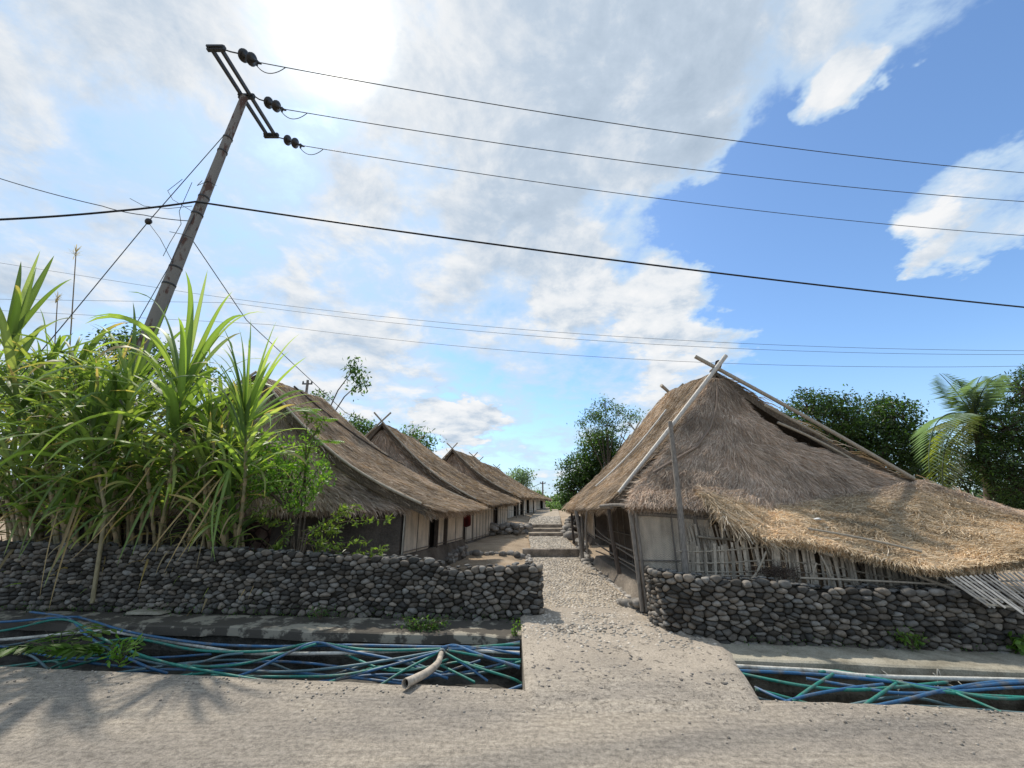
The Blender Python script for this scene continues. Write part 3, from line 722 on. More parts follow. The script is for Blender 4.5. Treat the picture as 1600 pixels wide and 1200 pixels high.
def wall_panel(root, name, a, b, z0, z1, th, m, battens=2, top=None):
    """upright sheet between ground points a, b (xy), battens as sub-parts"""
    a, b = np.asarray(a, float), np.asarray(b, float); d = unit(b - a); nrm = np.array([d[1], -d[0]]) * th
    if top is None: top = (z1, z1)
    mb = MB(); q = lambda p, z: (p[0], p[1], z)
    mb.hexa([q(a, z0), q(b, z0), q(b - nrm, z0), q(a - nrm, z0)], [q(a, top[0]), q(b, top[1]), q(b - nrm, top[1]), q(a - nrm, top[0])])
    o = mb.build(name, m, root)
    if battens:
        mb = MB(); L = np.linalg.norm(b - a); k = max(1, int(L / .42))
        for i in range(k + 1):
            p = a + (b - a) * i / k + nrm * .25
            mb.beam((p[0], p[1], z0), (p[0], p[1], min(top)), .02, .012, (nrm[0], nrm[1], 0))
        for zz in np.linspace(z0 + .05, min(top) - .1, battens):
            p, r = a + nrm * .6, b + nrm * .6
            mb.beam((p[0], p[1], zz), (r[0], r[1], zz), .022, .014)
        mb.build('batten', M['wood_grey'], o)
    return o
def hut(label, AF, AB, EF, EB, near, sag, zg, plinth_h, panels, ns, wall_in=.5, sw=.014, group='thatched huts along the lane', bright=1.0, poles=True, front=.26, roofpole=None, skirt=1.0):
    """gable hut: apexes and street-side eave corners given; the other slope mirrors it"""
    AF, AB, EF, EB = [np.asarray(x, float) for x in (AF, AB, EF, EB)]
    EF[2] += .07; EB[2] += .07
    rd = unit(AB - AF); rd[2] = 0; rd = unit(rd); perp = np.array([rd[1], -rd[0], 0])
    def mir(E, A): v = E - A; d = (v * perp).sum(); return E - perp * 2 * d
    OF, OB = mir(EF, AF), mir(EB, AB)
    sgn = 1 if ((EF - AF) * perp).sum() > 0 else -1
    cen = (AF + AB) / 2; cen[2] = zg
    root = thing('thatched_hut', label, 'hut', cen, group)
    dens = near
    thatch(root, slope(AF, AB, EF, EB, sag), 40, 30, .15, 20000 * dens, .30, sw, PAL_GREY, (perp[0] * sgn, perp[1] * sgn, 1.5), fringe=3000 * dens, bright=bright, edges=.04, lift=.025, fL=.6)
    thatch(root, slope(AF, AB, OF, OB, sag), 20, 14, .17, 2500 * dens, .42, sw * 1.8, PAL_GREY, (-perp[0] * sgn, -perp[1] * sgn, 1.5), fringe=500 * dens, bright=bright)
    # gable faces of upright thatch that flare into a skirt
    for A, E, O, sd in ((AF, EF, OF, -1), (AB, EB, OB, 1)):
        bl = slope(A, A, E, E, sag); br = slope(A, A, O, O, sag); o3 = rd * sd
        def fg(u, s, bl=bl, br=br, o3=o3):
            s = np.asarray(s, float); u = np.asarray(u, float); ss = .04 + s * .90
            a, b = bl(u * 0, ss), br(u * 0, ss); uu = .02 + .96 * u[..., None]
            p = a * (1 - uu) + b * uu
            off = (-front + (front + .32 * skirt) * s ** 2.2 * np.minimum(1, np.sin(np.pi * np.clip(u, .02, .98)) * 2.5))[..., None]
            return p + o3 * off - np.array([0, 0, 1.]) * .08
        nd = 1 if sd < 0 else .12
        thatch(root, fg, 34 if sd < 0 else 12, 22 if sd < 0 else 8, .10, 14000 * dens * nd, .26, sw, PAL_SKIRT, o3, name='gable_thatch', fringe=1800 * dens * nd, jit=.2, lift=.025, fL=.7, bright=bright * 1.3)
    # walls
    we0 = EF + (OF - EF) * (wall_in / max(1e-3, np.linalg.norm(OF - EF))); we1 = EB + (OB - EB) * (wall_in / max(1e-3, np.linalg.norm(OB - EB)))
    a = we0[:2] + rd[:2] * .25; b = we1[:2] - rd[:2] * .25
    fl = zg + plinth_h; zt0, zt1 = EF[2] + .02 + .22 * wall_in, EB[2] + .02 + .22 * wall_in
    oa = (OF + (EF - OF) * .1)[:2] + rd[:2] * .3; ob = (OB + (EB - OB) * .1)[:2] - rd[:2] * .3
    mb = MB(); ins = perp[:2] * sgn
    mb.hexa([(*(a - ins * .06 + rd[:2] * 0), fl), (*(b - ins * .06), fl), (*ob, fl), (*oa, fl)], [(*(a - ins * .06), zt0), (*(b - ins * .06), zt1), (*ob, zt1), (*oa, zt0)])
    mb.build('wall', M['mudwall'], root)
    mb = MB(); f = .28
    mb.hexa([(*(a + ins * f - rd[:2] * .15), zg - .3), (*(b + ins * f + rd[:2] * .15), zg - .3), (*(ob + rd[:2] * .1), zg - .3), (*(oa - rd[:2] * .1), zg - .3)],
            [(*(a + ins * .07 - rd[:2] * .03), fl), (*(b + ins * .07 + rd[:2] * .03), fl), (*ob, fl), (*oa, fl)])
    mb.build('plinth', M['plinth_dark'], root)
    for k in panels:
        t0, t1, kind = k[:3]; p0 = a + (b - a) * t0 + ins * .0; p1 = a + (b - a) * t1
        z0 = fl + .004; zz = (zt0 + (zt1 - zt0) * t0 - .01, zt0 + (zt1 - zt0) * t1 - .01)
        if sgn < 0: p0, p1, zz = p1, p0, zz[::-1]
        if kind == 'mat': wall_panel(root, 'bamboo_mat', p0 + ins * .02, p1 + ins * .02, z0, 0, .03, M['wattle_pale'], 2, zz)
        elif kind == 'doorway_shade': wall_panel(root, 'doorway_shade', p0 - ins * .02, p1 - ins * .02, z0, 0, .03, M['dark'], 0, zz)  # flat black sheet painted as the shade within a doorway
        elif kind == 'post':
            mb = MB(); c = p0 + ins * .05; mb.beam((*c, z0 - .02), (*c, zz[0]), .09, .07); mb.build('post', M['wood_dark'], root)
        elif kind == 'pole':
            c = p0 + ins * .42; mb = MB(); pole(mb, (*c, zg - .1), (*(c + ins * .03), zz[0] - .12), .035, .03, .03); mb.build('post', M['wood_grey'], root)
    if poles:
        for A, E, O in ((AF, EF, OF), (AB, EB, OB))[(1 if poles == 'back' else 0):]:
            for X in (E, O):
                d = unit(X - A); mb = MB(); o3 = rd * (-.05 if A is AF else .05)
                sl_ = slope(A, A, X, X, sag); q = np.linspace(0, .97, 14); crv = sl_(q * 0, q) + o3 + np.array([0, 0, .035])
                P0 = crv[0] - unit(crv[1] - crv[0]) * .42
                if poles == 'plain': P0 = crv[0]
                mb.tube(np.vstack([[P0], crv]), .030, 7); mb.build('barge_pole', M['bamboo'], root)
    if roofpole:
        fn = slope(AF, AB, EF, EB, sag)
        (u0, s0), (u1, s1) = roofpole
        mb = MB(); u, s = np.linspace(u0, u1, 10), np.linspace(s0, s1, 10); P = fn(u, s) + np.array([0, 0, .10]); mb.tube(P, .025, 8); mb.build('roof_pole', M['wood_dark'], root)
    return root
hut('largest thatched hut on the left, behind the shrub and cane', D(402, 584, 8.6), D(500, 622, 12.0), D(668, 800, 8.2), D(750, 795, 12.3), 2.4, .40, .15, .48,
    [(0.0, .34, 'mat'), (.34, .44, 'doorway_shade'), (.44, 0, 'post'), (.46, .60, 'mat'), (.60, 0, 'post'), (.60, .64, 'doorway_shade'), (.66, 1.0, 'mat')], 1, wall_in=.50, sw=.010, roofpole=((.45, .02), (1.0, .55)), poles='plain', front=.24, bright=1.1)
hut('second thatched hut on the left of the lane, its doorway a tall dark slit', D(597, 660, 13.2), D(652, 690, 18.5), D(749, 788, 13.2), D(806, 784, 20), 1.6, .30, .22, .22,
    [(0.0, .1, 'mat'), (.12, .58, 'mat'), (.58, .68, 'doorway_shade'), (.70, 1.0, 'mat'), (.58, 0, 'post')], 1, wall_in=.45, sw=.02)
hut('third thatched hut on the left of the lane, poles leaning on its corner', D(707, 702, 21), D(740, 714, 25.5), D(801, 775, 21), D(833, 777, 27), .9, .25, .62, .12,
    [(0.0, .42, 'mat'), (.42, .60, 'doorway_shade'), (.66, .74, 'mat'), (.76, .9, 'doorway_shade'), (.9, 1.0, 'mat'), (.2, 0, 'pole'), (.6, 0, 'pole')], 1, wall_in=.55, sw=.03)
hut('fourth thatched hut on the left of the lane, partly behind the third', D(749, 721, 28), D(776, 731, 33.5), D(830, 777, 28), D(849, 779, 34), .5, .25, .82, .12,
    [(0.0, .2, 'mat'), (.2, .4, 'doorway_shade'), (.4, .7, 'mat'), (.8, 1.0, 'mat')], 1, wall_in=.6, sw=.04)
hut('farthest thatched hut at the end of the left row', D(776, 735, 36), D(797, 746, 42), D(843, 779, 36), D(861, 781, 44), .35, .2, .95, .12,
    [(0.0, .5, 'mat'), (.5, .7, 'doorway_shade'), (.75, 1.0, 'mat')], 1, wall_in=.6, sw=.05)
hut('thatched hut with only its ridge and upper roof showing behind the big right hut', D(992, 674, 14.5), D(978, 690, 19.5), D(903, 797, 13.8), D(893, 796, 19), .8, .25, .35, .15,
    [(0, 1, 'mat')], -1, wall_in=.5, sw=.025)

# ---- big right hut
AF, AB, EF, EB = D(1117, 580, 7.8), D(1040, 614, 10.9), D(953, 782, 7.75), D(887, 789, 12.0)
RF = D(1600, 812, 7.15); RB = RF + (AB - AF) * np.array([1, 1, 0]) + np.array([0, 1.2, 0])
root = thing('thatched_hut', 'large ragged thatched hut on the right with bamboo barge poles and a golden lean-to', 'hut', (4.3, 8.5, 0), 'thatched huts along the lane')
thatch(root, slope(AF, AB, EF, EB, .22), 44, 40, .17, 42000, .24, .009, PAL_GREY, (-1, 0, 1), fringe=5000, fL=.8, edges=.03, bright=1.12, lift=.02)
thatch(root, slope(AF, AB, RF, RB, .36), 30, 30, .14, 9000, .4, .02, PAL_GREY, (1, 0, 1.5), fringe=500, edges=.05)
SK = {0: [(1113, 590, 7.66), (1119, 591, 7.64), (1125, 592, 7.66)], .2: [(1080, 641, 7.42), (1125, 643, 7.32), (1186, 653, 7.5)], .4: [(1052, 686, 7.18), (1132, 688, 7.05), (1238, 692, 7.38)],
      .6: [(1020, 731, 6.9), (1138, 726, 6.78), (1320, 720, 7.24)], .8: [(991, 766, 6.55), (1130, 764, 6.50), (1415, 756, 7.0)], 1: [(984, 787, 6.22), (1105, 790, 6.2), (1480, 790, 6.75)]}
sk = sorted(SK); SKP = np.array([[D(*q) for q in SK[k]] for k in sk])
def skirt(u, s):
    u = np.asarray(u, float); s = np.asarray(s, float)
    out = []
    for c in range(3):
        l, m_, r = [np.interp(s, sk, SKP[:, j, c]) for j in range(3)]
        a = np.where(u < .4, u / .4, (u - .4) / .6)
        out.append(np.where(u < .4, l + (m_ - l) * a, m_ + (r - m_) * a))
    return np.stack(out, -1)
thatch(root, skirt, 60, 46, .12, 95000, .17, .0065, PAL_SKIRT, (0, -1, .3), name='front_thatch', bump=.05, fringe=2600, fL=.6, jit=.3, lift=.016, bright=1.3, edges=.04)
LT = [(1088, 762, 6.42), (1200, 778, 6.62), (1330, 768, 6.8), (1440, 752, 6.92), (1520, 776, 6.8), (1600, 800, 6.7), (1730, 832, 6.5)]
LB = [(1128, 806, 6.02), (1198, 838, 5.75), (1290, 850, 5.6), (1400, 878, 5.35), (1480, 890, 5.15), (1600, 872, 4.95), (1760, 880, 4.72)]
LTP, LBP = np.array([D(*q) for q in LT]), np.array([D(*q) for q in LB])
def lean(u, s):
    u = np.asarray(u, float); s = np.asarray(s, float)[..., None]; k = np.linspace(0, 1, len(LT))
    a = np.stack([np.interp(u, k, LTP[:, c]) for c in range(3)], -1); b = np.stack([np.interp(u, k, LBP[:, c]) for c in range(3)], -1)
    return a * (1 - s) + b * s + np.array([0, 0, 1.]) * .03 * np.sin(np.pi * s)
ln_ = thatch(root, lean, 90, 26, .10, 130000, .135, .006, PAL_GOLD, (0, -.5, 1), name='lean_to_thatch', blend=(PAL_SKIRT * 1.2, .28), bump=.03, fringe=7000, fL=.7, jit=.95, lift=.013, bright=1.2, edges=.03)
# tousled pale straw hanging at the lean-to's left end
mb = MB(); n = 1500; u = rng.random(n) ** 2 * .16; s = np.clip(rng.random(n) * 1.05, 0, 1); P = lean(u, s) + np.array([0, 0, .02]); d = unit(np.stack([rng.normal(.25, .5, n), -rng.uniform(.3, 1, n), -rng.uniform(.3, 1.1, n)], 1))
L = rng.uniform(.12, .42, n)[:, None]; sd = unit(np.cross(d, rng.normal(0, 1, (n, 3)))) * .006
V = np.stack([P - sd, P + sd, P + d * L + sd * .4 - [0, 0, .04], P + d * L - sd * .4 - [0, 0, .04]], 1).reshape(-1, 3)
cc = np.repeat(PAL_GOLD[rng.integers(0, 5, n)] * [1.02, 1.06, 1.15], 4, 0); mb.add(V, np.arange(n)[:, None] * 4 + [0, 1, 2, 3], cc); st = mb.build('straw', M['straw'], ln_); st['kind'] = 'stuff'
mb = MB(); g = D(1279, 819, 5.95); mb.blobs([g + [0, 0, .07]], [(.05, .06, .015)], (.6, .6, .6), .3, 2); tag(mb.build('paper_scrap', M['litter']), 'crumpled white scrap lying on the golden lean-to thatch', 'litter')
# seam band sewn across the front thatch
pts = [(1120, 606, 0), (1118, 640, 0), (1108, 672, 0), (1088, 700, 0), (1058, 718, 0), (1020, 742, 0)]
def on_skirt(px, py):
    r = ray(px, py); best = None
    U, S = np.meshgrid(np.linspace(0, 1, 80), np.linspace(0, 1, 80)); P = skirt(U, S).reshape(-1, 3) - [0, 0, H]
    c = (P @ r) / (np.linalg.norm(P, axis=1) * np.linalg.norm(r)); return P[np.argmax(c)] + [0, 0, H]
mb = MB(); Q = np.array([on_skirt(a, b) for a, b, _ in pts]) + [-.01, -.055, .02]; tt = np.linspace(0, 5, 26); Q = np.stack([np.interp(tt, range(6), Q[:, c]) for c in range(3)], 1)
mb.tube(Q, .020, 6, PAL_SKIRT[0]); mb.build('seam_band', M['straw'], root)
for a, b, r0, mm, nd in ((D(1134, 556, 7.5), D(967, 770, 7.05), .044, 'bamboo_grey', .5), (D(1086, 557, 7.6), D(1428, 748, 6.98), .042, 'bamboo', .5), 
                         (D(1033, 602, 10.7), D(1050, 618, 10.9), .05, 'bamboo', 0), (D(1068, 600, 10.6), D(1020, 640, 10.9), .04, 'wood_grey', 0), (D(1123, 567, 7.5), D(1112, 582, 7.9), .07, 'wood_dark', 0),
                         (D(1195, 633, 7.5), D(1300, 690, 7.35), .03, 'bamboo', .4), (D(1215, 660, 7.4), D(1352, 730, 7.2), .028, 'bamboo', .4)):
    mb = MB(); pole(mb, a, b, r0, r0 * .8, .03, nd); mb.build('barge_pole', M[mm], root)
mb = MB(); fn = slope(AF, AB, EF, EB, .22); u, s = np.linspace(.42, .52, 12), np.linspace(.22, .86, 12); mb.tube(fn(u, s) + np.array([-.06, 0, .09]), .022, 8); mb.build('roof_pole', M['bamboo_pale'], root)
# eave beams, posts, walls
for a, b, r in ((D(955, 792, 7.4), D(890, 799, 11.8), .035), (D(938, 791, 7.2), D(1003, 795, 6.35), .03), (D(985, 801, 6.4), D(1190, 815, 6.3), .03)):
    mb = MB(); pole(mb, a, b, r, r, .02); mb.build('eave_beam', M['wood_grey'], root)
for (x0, y0, Y0), (x1, y1, Y1), r, mm in (((951, 796, 7.2), (968, 897, 7.0), .035, 'wood_dark'), ((900, 799, 10.0), (910, 872, 9.8), .045, 'wood_grey'), ((908, 800, 10.6), (911, 862, 10.4), .03, 'wood_grey'), ((917, 798, 9.2), (919, 866, 9.3), .022, 'wood_grey'),
                                      ((893, 800, 11.8), (897, 850, 11.6), .03, 'wood_dark')):
    mb = MB(); pole(mb, D(x0, y0, Y0), D(x1, y1, Y1), r, r * 1.1, .03); mb.build('post', M[mm], root)
for (x0, y0), (x1, y1), r in (((984, 795), (1004, 955), .032), ((992, 795), (1011, 955), .028), ((1083, 800), (1092, 860), .03)):
    mb = MB(); pole(mb, D(x0, y0, 6.36), D(x1, y1, 6.33), r, r, .01, .4); mb.build('post', M['wood_grey'], root)
zb = .1
wall_panel(root, 'bamboo_mat', (1.90, 6.42), (3.02, 6.34), zb, 1.53, .03, M['wattle'], 3)
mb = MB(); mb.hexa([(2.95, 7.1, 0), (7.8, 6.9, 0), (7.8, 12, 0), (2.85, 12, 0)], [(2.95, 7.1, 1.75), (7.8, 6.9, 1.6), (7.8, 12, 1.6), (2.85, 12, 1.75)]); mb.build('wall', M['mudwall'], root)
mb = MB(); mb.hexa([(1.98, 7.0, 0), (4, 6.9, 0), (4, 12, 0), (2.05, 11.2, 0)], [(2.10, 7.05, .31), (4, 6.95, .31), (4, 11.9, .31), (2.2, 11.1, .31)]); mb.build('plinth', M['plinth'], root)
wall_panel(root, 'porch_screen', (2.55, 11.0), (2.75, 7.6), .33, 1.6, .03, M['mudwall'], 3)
for k in range(4):
    mb = MB(); pole(mb, (2.3, 7.4 + .2 * k, .36 + .13 * k), (2.25, 11.3, .40 + .2 * k), .018, .018, .04); mb.build('rail', M['wood_grey'], root)

# broken bamboo fences
def fence(label, pts, z0, sp, mat_mix, tilt, rails, weave=True, gap=.06):
    """pts: (x, y, ztop)"""
    P = np.array(pts, float); seg = np.linalg.norm(np.diff(P[:, :2], axis=0), axis=1); cum = np.concatenate([[0], np.cumsum(seg)])
    rt = thing('bamboo_fence', label, 'fence', (P[:, 0].mean(), P[:, 1].mean(), 0), 'broken bamboo fences under the lean-to')
    at = lambda a: np.array([np.interp(a, cum, P[:, c]) for c in range(3)])
    mb = MB(); a = 0; k = 0
    while a < cum[-1]:
        p = at(a); w = rng.uniform(.020, .042); t = rng.normal(tilt, .05); h = p[2] - z0 + rng.normal(0, .035)
        if rng.random() > gap:
            d = unit(at(min(a + .1, cum[-1] + 1)) - at(max(a - .1, 0))) if 0 < a < cum[-1] else np.array([1., -.1, 0]); d[2] = 0
            off = np.array([0, -.018 * (1 if k % 2 else -1), 0])
            b0 = np.array([p[0], p[1], z0]) + off * .3; b1 = b0 + d * t * h + np.array([0, 0, h]); g = rng.uniform(.22, .60)
            mb.beam(b0, b1, w, .006, (0, -1, 0), g * np.array([1, .86, .68]))
        a += sp * rng.uniform(.6, 1.5); k += 1
    o = mb.build('slats', M['slat'], rt); o['kind'] = 'stuff'
    for (fr, amp) in rails:
        mb = MB(); n = 40; aa = np.linspace(0, cum[-1], n); Q = np.array([at(x) for x in aa]); Q[:, 2] = z0 + (Q[:, 2] - z0) * fr + np.array([mnoise.noise(Vector((x * 1.5, fr * 9, 0))) for x in aa]) * .03
        Q[:, 1] += (.02 * np.sin(aa * 40) if weave else -.04)
        mb.tube(Q, amp, 6); mb.build('rail', M['bamboo'], rt)
    return rt
fa = [D(1058, 852, 5.98), D(1100, 852, 5.96), D(1200, 846, 5.9), D(1290, 855, 5.82), D(1400, 884, 5.68), D(1490, 908, 5.55)]
fence('broken woven bamboo fence standing just behind the right cobble wall', fa, .15, .037, None, .06, [(.55, .012), (.60, .010), (.92, .011), (.75, .010)], gap=.12)
fb = [D(1086, 821, 6.3), D(1150, 828, 6.28), D(1300, 842, 6.2), D(1420, 868, 6.05)]
fence('taller inner bamboo fence with pointed slats behind the woven one', fb, .15, .04, None, -.10, [(.86, .02), (.55, .014)], weave=False, gap=.04)
mb = MB(); pole(mb, D(1047, 659, 6.22), D(1072, 900, 5.95), .034, .05, .008, .42, 10); tag(mb.build('bamboo_pole', M['wood_grey']), 'tall grey bamboo pole leaning upright against the front of the right hut roof', 'pole')
for i, (a, b, r, lb) in enumerate(((D(1262, 826, 5.75), D(1440, 862, 5.35), .016, 'thin brown pole lying along the edge of the golden lean-to roof'), (D(1250, 903, 5.6), D(1520, 916, 5.2), .014, 'pale thin bamboo stick lying along the right cobble wall top'),
                               (D(1215, 835, 5.9), D(1300, 868, 5.62), .03, 'stout bamboo rafter end sticking out under the lean-to thatch'), (D(1155, 925, 5.75), D(1197, 862, 5.7), .014, 'short slanting stick crossing the woven fence'),
                               (D(1290, 850, 5.75), D(1500, 925, 5.2), .022, 'long bamboo rafter under the sagging edge of the lean-to'), (D(1282, 868, 5.6), D(1302, 920, 5.6), .012, 'thin broken slat leaning over the gap in the woven fence'),
                               (D(1272, 920, 5.6), D(1276, 880, 5.6), .014, 'short upright slat in the gap of the woven fence'))):
    mb = MB(); pole(mb, a, b, r, r * .9, .02, .3); tag(mb.build('bamboo_stick', M['bamboo']), lb, 'stick', 'bamboo sticks by the lean-to')
# torn slatted mat hanging over the wall
c00, c10, c01, c11 = D(1478, 902, 5.0), D(1730, 884, 4.85), D(1552, 950, 4.78), D(1850, 985, 4.5)
mb = MB()
for i in range(34):
    u = i / 33; a = lerp(c00, c10, u); b = lerp(c01, c11, u); k = rng.uniform(.8, 1.1); b = a + (b - a) * k + rng.normal(0, .01, 3); g = rng.uniform(.22, .55)
    mb.beam(a, b, rng.uniform(.018, .034), .006, (0, -1, .6), g * np.array([1, .9, .78]))
for s in (.2, .45, .7, .9): mb.beam(lerp(c00, c01, s) + [0, .012, 0], lerp(c10, c11, s) + [0, .012, 0], .02, .006, (0, -1, .6), (.3, .26, .2))
tag(mb.build('bamboo_mat_screen', M['slat']), 'torn slatted bamboo mat drooping over the right cobble wall', 'bamboo mat')
mb = MB(); n = 500; c = D(1215, 893, 5.75); P = c + rng.normal(0, 1, (n, 3)) * [.16, .06, .045]; d = unit(rng.normal(0, 1, (n, 3)) * [1, .5, .6]); sd = unit(np.cross(d, [0, -1, .3])) * .004; L = rng.uniform(.04, .12, (n, 1))
mb.add(np.stack([P - sd, P + sd, P + d * L], 1).reshape(-1, 3), np.arange(n)[:, None] * 3 + [0, 1, 2], np.repeat(rng.uniform(.04, .14, (n, 1)) * [1, .75, .6], 3, 0)); tag(mb.build('dry_twigs', M['straw']), 'dark brown tangle of dry twigs caught on the woven fence', 'twigs', kind='stuff')
# pale panel and red stonework beside the first left hut
mb = MB(); a, b = D(300, 850, 8.35), D(416, 850, 8.2); mb.hexa([(a[0], a[1], 0), (b[0], b[1], 0), (b[0], b[1] + .25, 0), (a[0], a[1] + .25, 0)], [(a[0], a[1], 1.25), (b[0], b[1], 1.25), (b[0], b[1] + .25, 1.25), (a[0], a[1] + .25, 1.25)])
tag(mb.build('stone_panel_wall', M['brick']), 'short red-brown rough stonework wall half hidden behind the cane', 'wall')
mb = MB(); a, b = D(352, 803, 8.15), D(408, 803, 8.0); mb.hexa([(a[0], a[1], 1.27), (b[0], b[1], 1.27), (b[0], b[1] + .04, 1.27), (a[0], a[1] + .04, 1.27)], [(a[0], a[1] + .05, 1.85), (b[0], b[1] + .1, 1.85), (b[0], b[1] + .14, 1.85), (a[0], a[1] + .09, 1.85)])
tag(mb.build('woven_panel', M['wattle']), 'grey woven panel propped above the red stonework behind the cane', 'panel')
# ================================================================ cane and other plants
GREEN = np.array([[.125, .21, .055], [.16, .26, .06], [.21, .31, .08], [.09, .155, .045], [.27, .36, .14]])
def blade(mb, o, d, L, w, droop, col, nseg=12, twist=0.0, fold=.30, side=None, kink=None, tip=0):
    """one arching leaf with a folded midrib"""
    P = np.asarray(o, float).copy(); d = unit(d); ds = L / nseg; g = np.array([0, 0, -1.])
    s = np.cross(d, g); s = unit(s) if np.linalg.norm(s) > .05 else np.array([1., 0, 0])
    V = []; K = []
    for i in range(nseg + 1):
        t = i / nseg; ww = 1.25 * w * (min(1, .35 + t * 4.5)) * (1 - t ** 2.6) ** .8 + .0015
        up = unit(np.cross(s, d)); a = twist * t; sx = s * math.cos(a) + up * math.sin(a)
        upx = unit(np.cross(sx, d))
        V += [P - sx * ww / 2 + upx * fold * ww * .5, P, P + sx * ww / 2 + upx * fold * ww * .5]
        c = col * (.82 + .3 * t)
        if tip: kk = min(1, max(0, (t - tip) * 4)); c = c * (1 - kk) + np.array([.38, .30, .16]) * kk
        K += [c, c * 1.25 + .02, c]
        k = droop * ds * (.25 + 3.6 * t * t) * (4 if kink and abs(t - kink) < .06 else 1)
        d = unit(d + g * k); P = P + d * ds
    i = np.arange(nseg)[:, None] * 3
    mb.add(np.array(V), np.concatenate([i + [0, 1, 4, 3], i + [1, 2, 5, 4]]), np.array(K), True)
CANEG = 'green cane plants behind the left wall'
def cane_plant(base, crown, n, L, w, label, lean=(0, 0), spread=(.25, 1.1), bright=1.0, droop=(.35, 1.0), extra=(), hang=5, seg=12, flag=None, bias=(0, 0), stems=1):
    base, crown = np.array(base, float), np.array(crown, float)
    base[1] = max(base[1], float(wall_line(base[0])) + .62); base[2] = gz(base[0], base[1])
    root = thing('cane_plant', label, 'cane plant', base, CANEG)
    for q in range(stems):
        o = np.array([rng.normal(0, .14), rng.normal(0, .12), 0]) if q else np.zeros(3)
        b0 = base + o * 1.2; c0 = crown + o * 2.2 - np.array([0, 0, .35 * q])
        mb = MB(); tt = np.linspace(0, 1, 12); P = b0 + (c0 - b0) * tt[:, None] + np.sin(tt * np.pi)[:, None] * np.array([lean[0], lean[1], 0])
        mb.tube(P, .030 - .010 * tt, 7, np.array([[.30, .24, .15]]) * (1 - tt[:, None] * .4) + np.array([[.0, .05, 0]]) * tt[:, None])
        # papery sheaths and joints
        for k in range(1, 10):
            p = P[k]; mb.lathe(p, unit(P[min(k + 1, 11)] - P[k - 1]), [(-.10, .031), (-.02, .033), (.02, .028)], 7, (.36, .27, .16))
        mb.build('stem', M['cane'], root)
        mb = MB(); m = int(n * 1.35) if q == 0 else int(n * .7)
        for i in range(m):
            t = i / m; el = R(rng.uniform(38, 82) - 30 * (1 - t)); az = i * 2.4 + rng.normal(0, .5)
            lo = c0 + (P[6] - P[11]) * (1 - t) * .9
            d = np.array([math.cos(az) * math.cos(el) + bias[0] * (.6 + .4 * rng.random()), math.sin(az) * math.cos(el) + bias[1], math.sin(el)])
            col = GREEN[rng.integers(0, 5)] * rng.uniform(.8, 1.2) * bright
            blade(mb, lo, d, L * rng.uniform(.7, 1.2) * (.75 + .4 * math.sin(t * 3)), w * rng.uniform(.8, 1.15), rng.uniform(*droop), col, seg, rng.normal(0, .7), kink=rng.uniform(.35, .8) if rng.random() < .3 else None, tip=rng.uniform(.5, .95) if rng.random() < .45 else 0)
        for e in (extra if q == 0 else ()):
            blade(mb, c0 + np.array(e[0:3]) * 0 - unit(c0 - b0) * e[6], np.array(e[0:3]), e[3], w * e[4], e[5], GREEN[rng.integers(0, 5)] * 1.1 * bright, 14, rng.normal(0, .3))
        mb.build('leaves', M['blade'], root)
        if hang:
            mb = MB()
            for i in range(hang):
                k = rng.integers(3, 10); az = rng.uniform(-2.9, -.2)
                d = np.array([math.cos(az) * .8, math.sin(az) * .8, rng.uniform(-.3, .5)])
                c = np.array([.34, .27, .16]) * rng.uniform(.5, 1.1) if rng.random() < .65 else np.array([.30, .36, .12]) * rng.uniform(.7, 1.2)
                blade(mb, P[k], d, rng.uniform(.5, 1.1), w * rng.uniform(.35, .8), rng.uniform(1.6, 3.2), c, 10, rng.normal(0, 1.2), .15)
            mb.build('dry_leaves', M['blade'], root)
    return root
gz = lambda x, y: float(ground_z(x, y))
def base_at(px, Y, z=None):
    p = D(px, 850, Y); return np.array([p[0], Y, gz(p[0], Y) if z is None else z])
# three heroes
c = D(286, 602, 6.45); b = base_at(225, 7.1)
cane_plant(b, c, 30, 1.8, .082, 'tallest cane in front of the utility pole, long leaves arching left and up', (.05, 0), bright=1.05, droop=(.4, 1.1), bias=(-.15, -.05), hang=9,
           extra=[(-.04, 0, 1, 2.3, 1.1, .10, 0), (-.35, -.05, 1, 2.3, 1.1, .55, 0), (-.55, -.1, 1, 2.4, 1.05, .6, .1), (-.75, 0, .95, 2.3, 1.0, .6, .2), (.15, 0, 1, 1.9, 1.2, .5, 0), (.35, -.1, 1, 1.8, 1.1, .8, .05), (-.2, .1, 1, 2.3, 1.1, .4, 0), (.05, -.2, 1, 2.0, 1.2, .6, 0), (-1, -.1, .7, 2.2, 1.0, .6, .3), (-.9, -.2, .45, 2.0, 1.0, .6, .3), (.25, .1, 1, 2.0, 1.1, .7, 0), (-.65, -.1, 1, 2.1, 1, .8, 0), (-.45, .1, 1, 2.2, 1.2, .7, .1)])
c = D(384, 645, 6.35); b = base_at(345, 6.95)
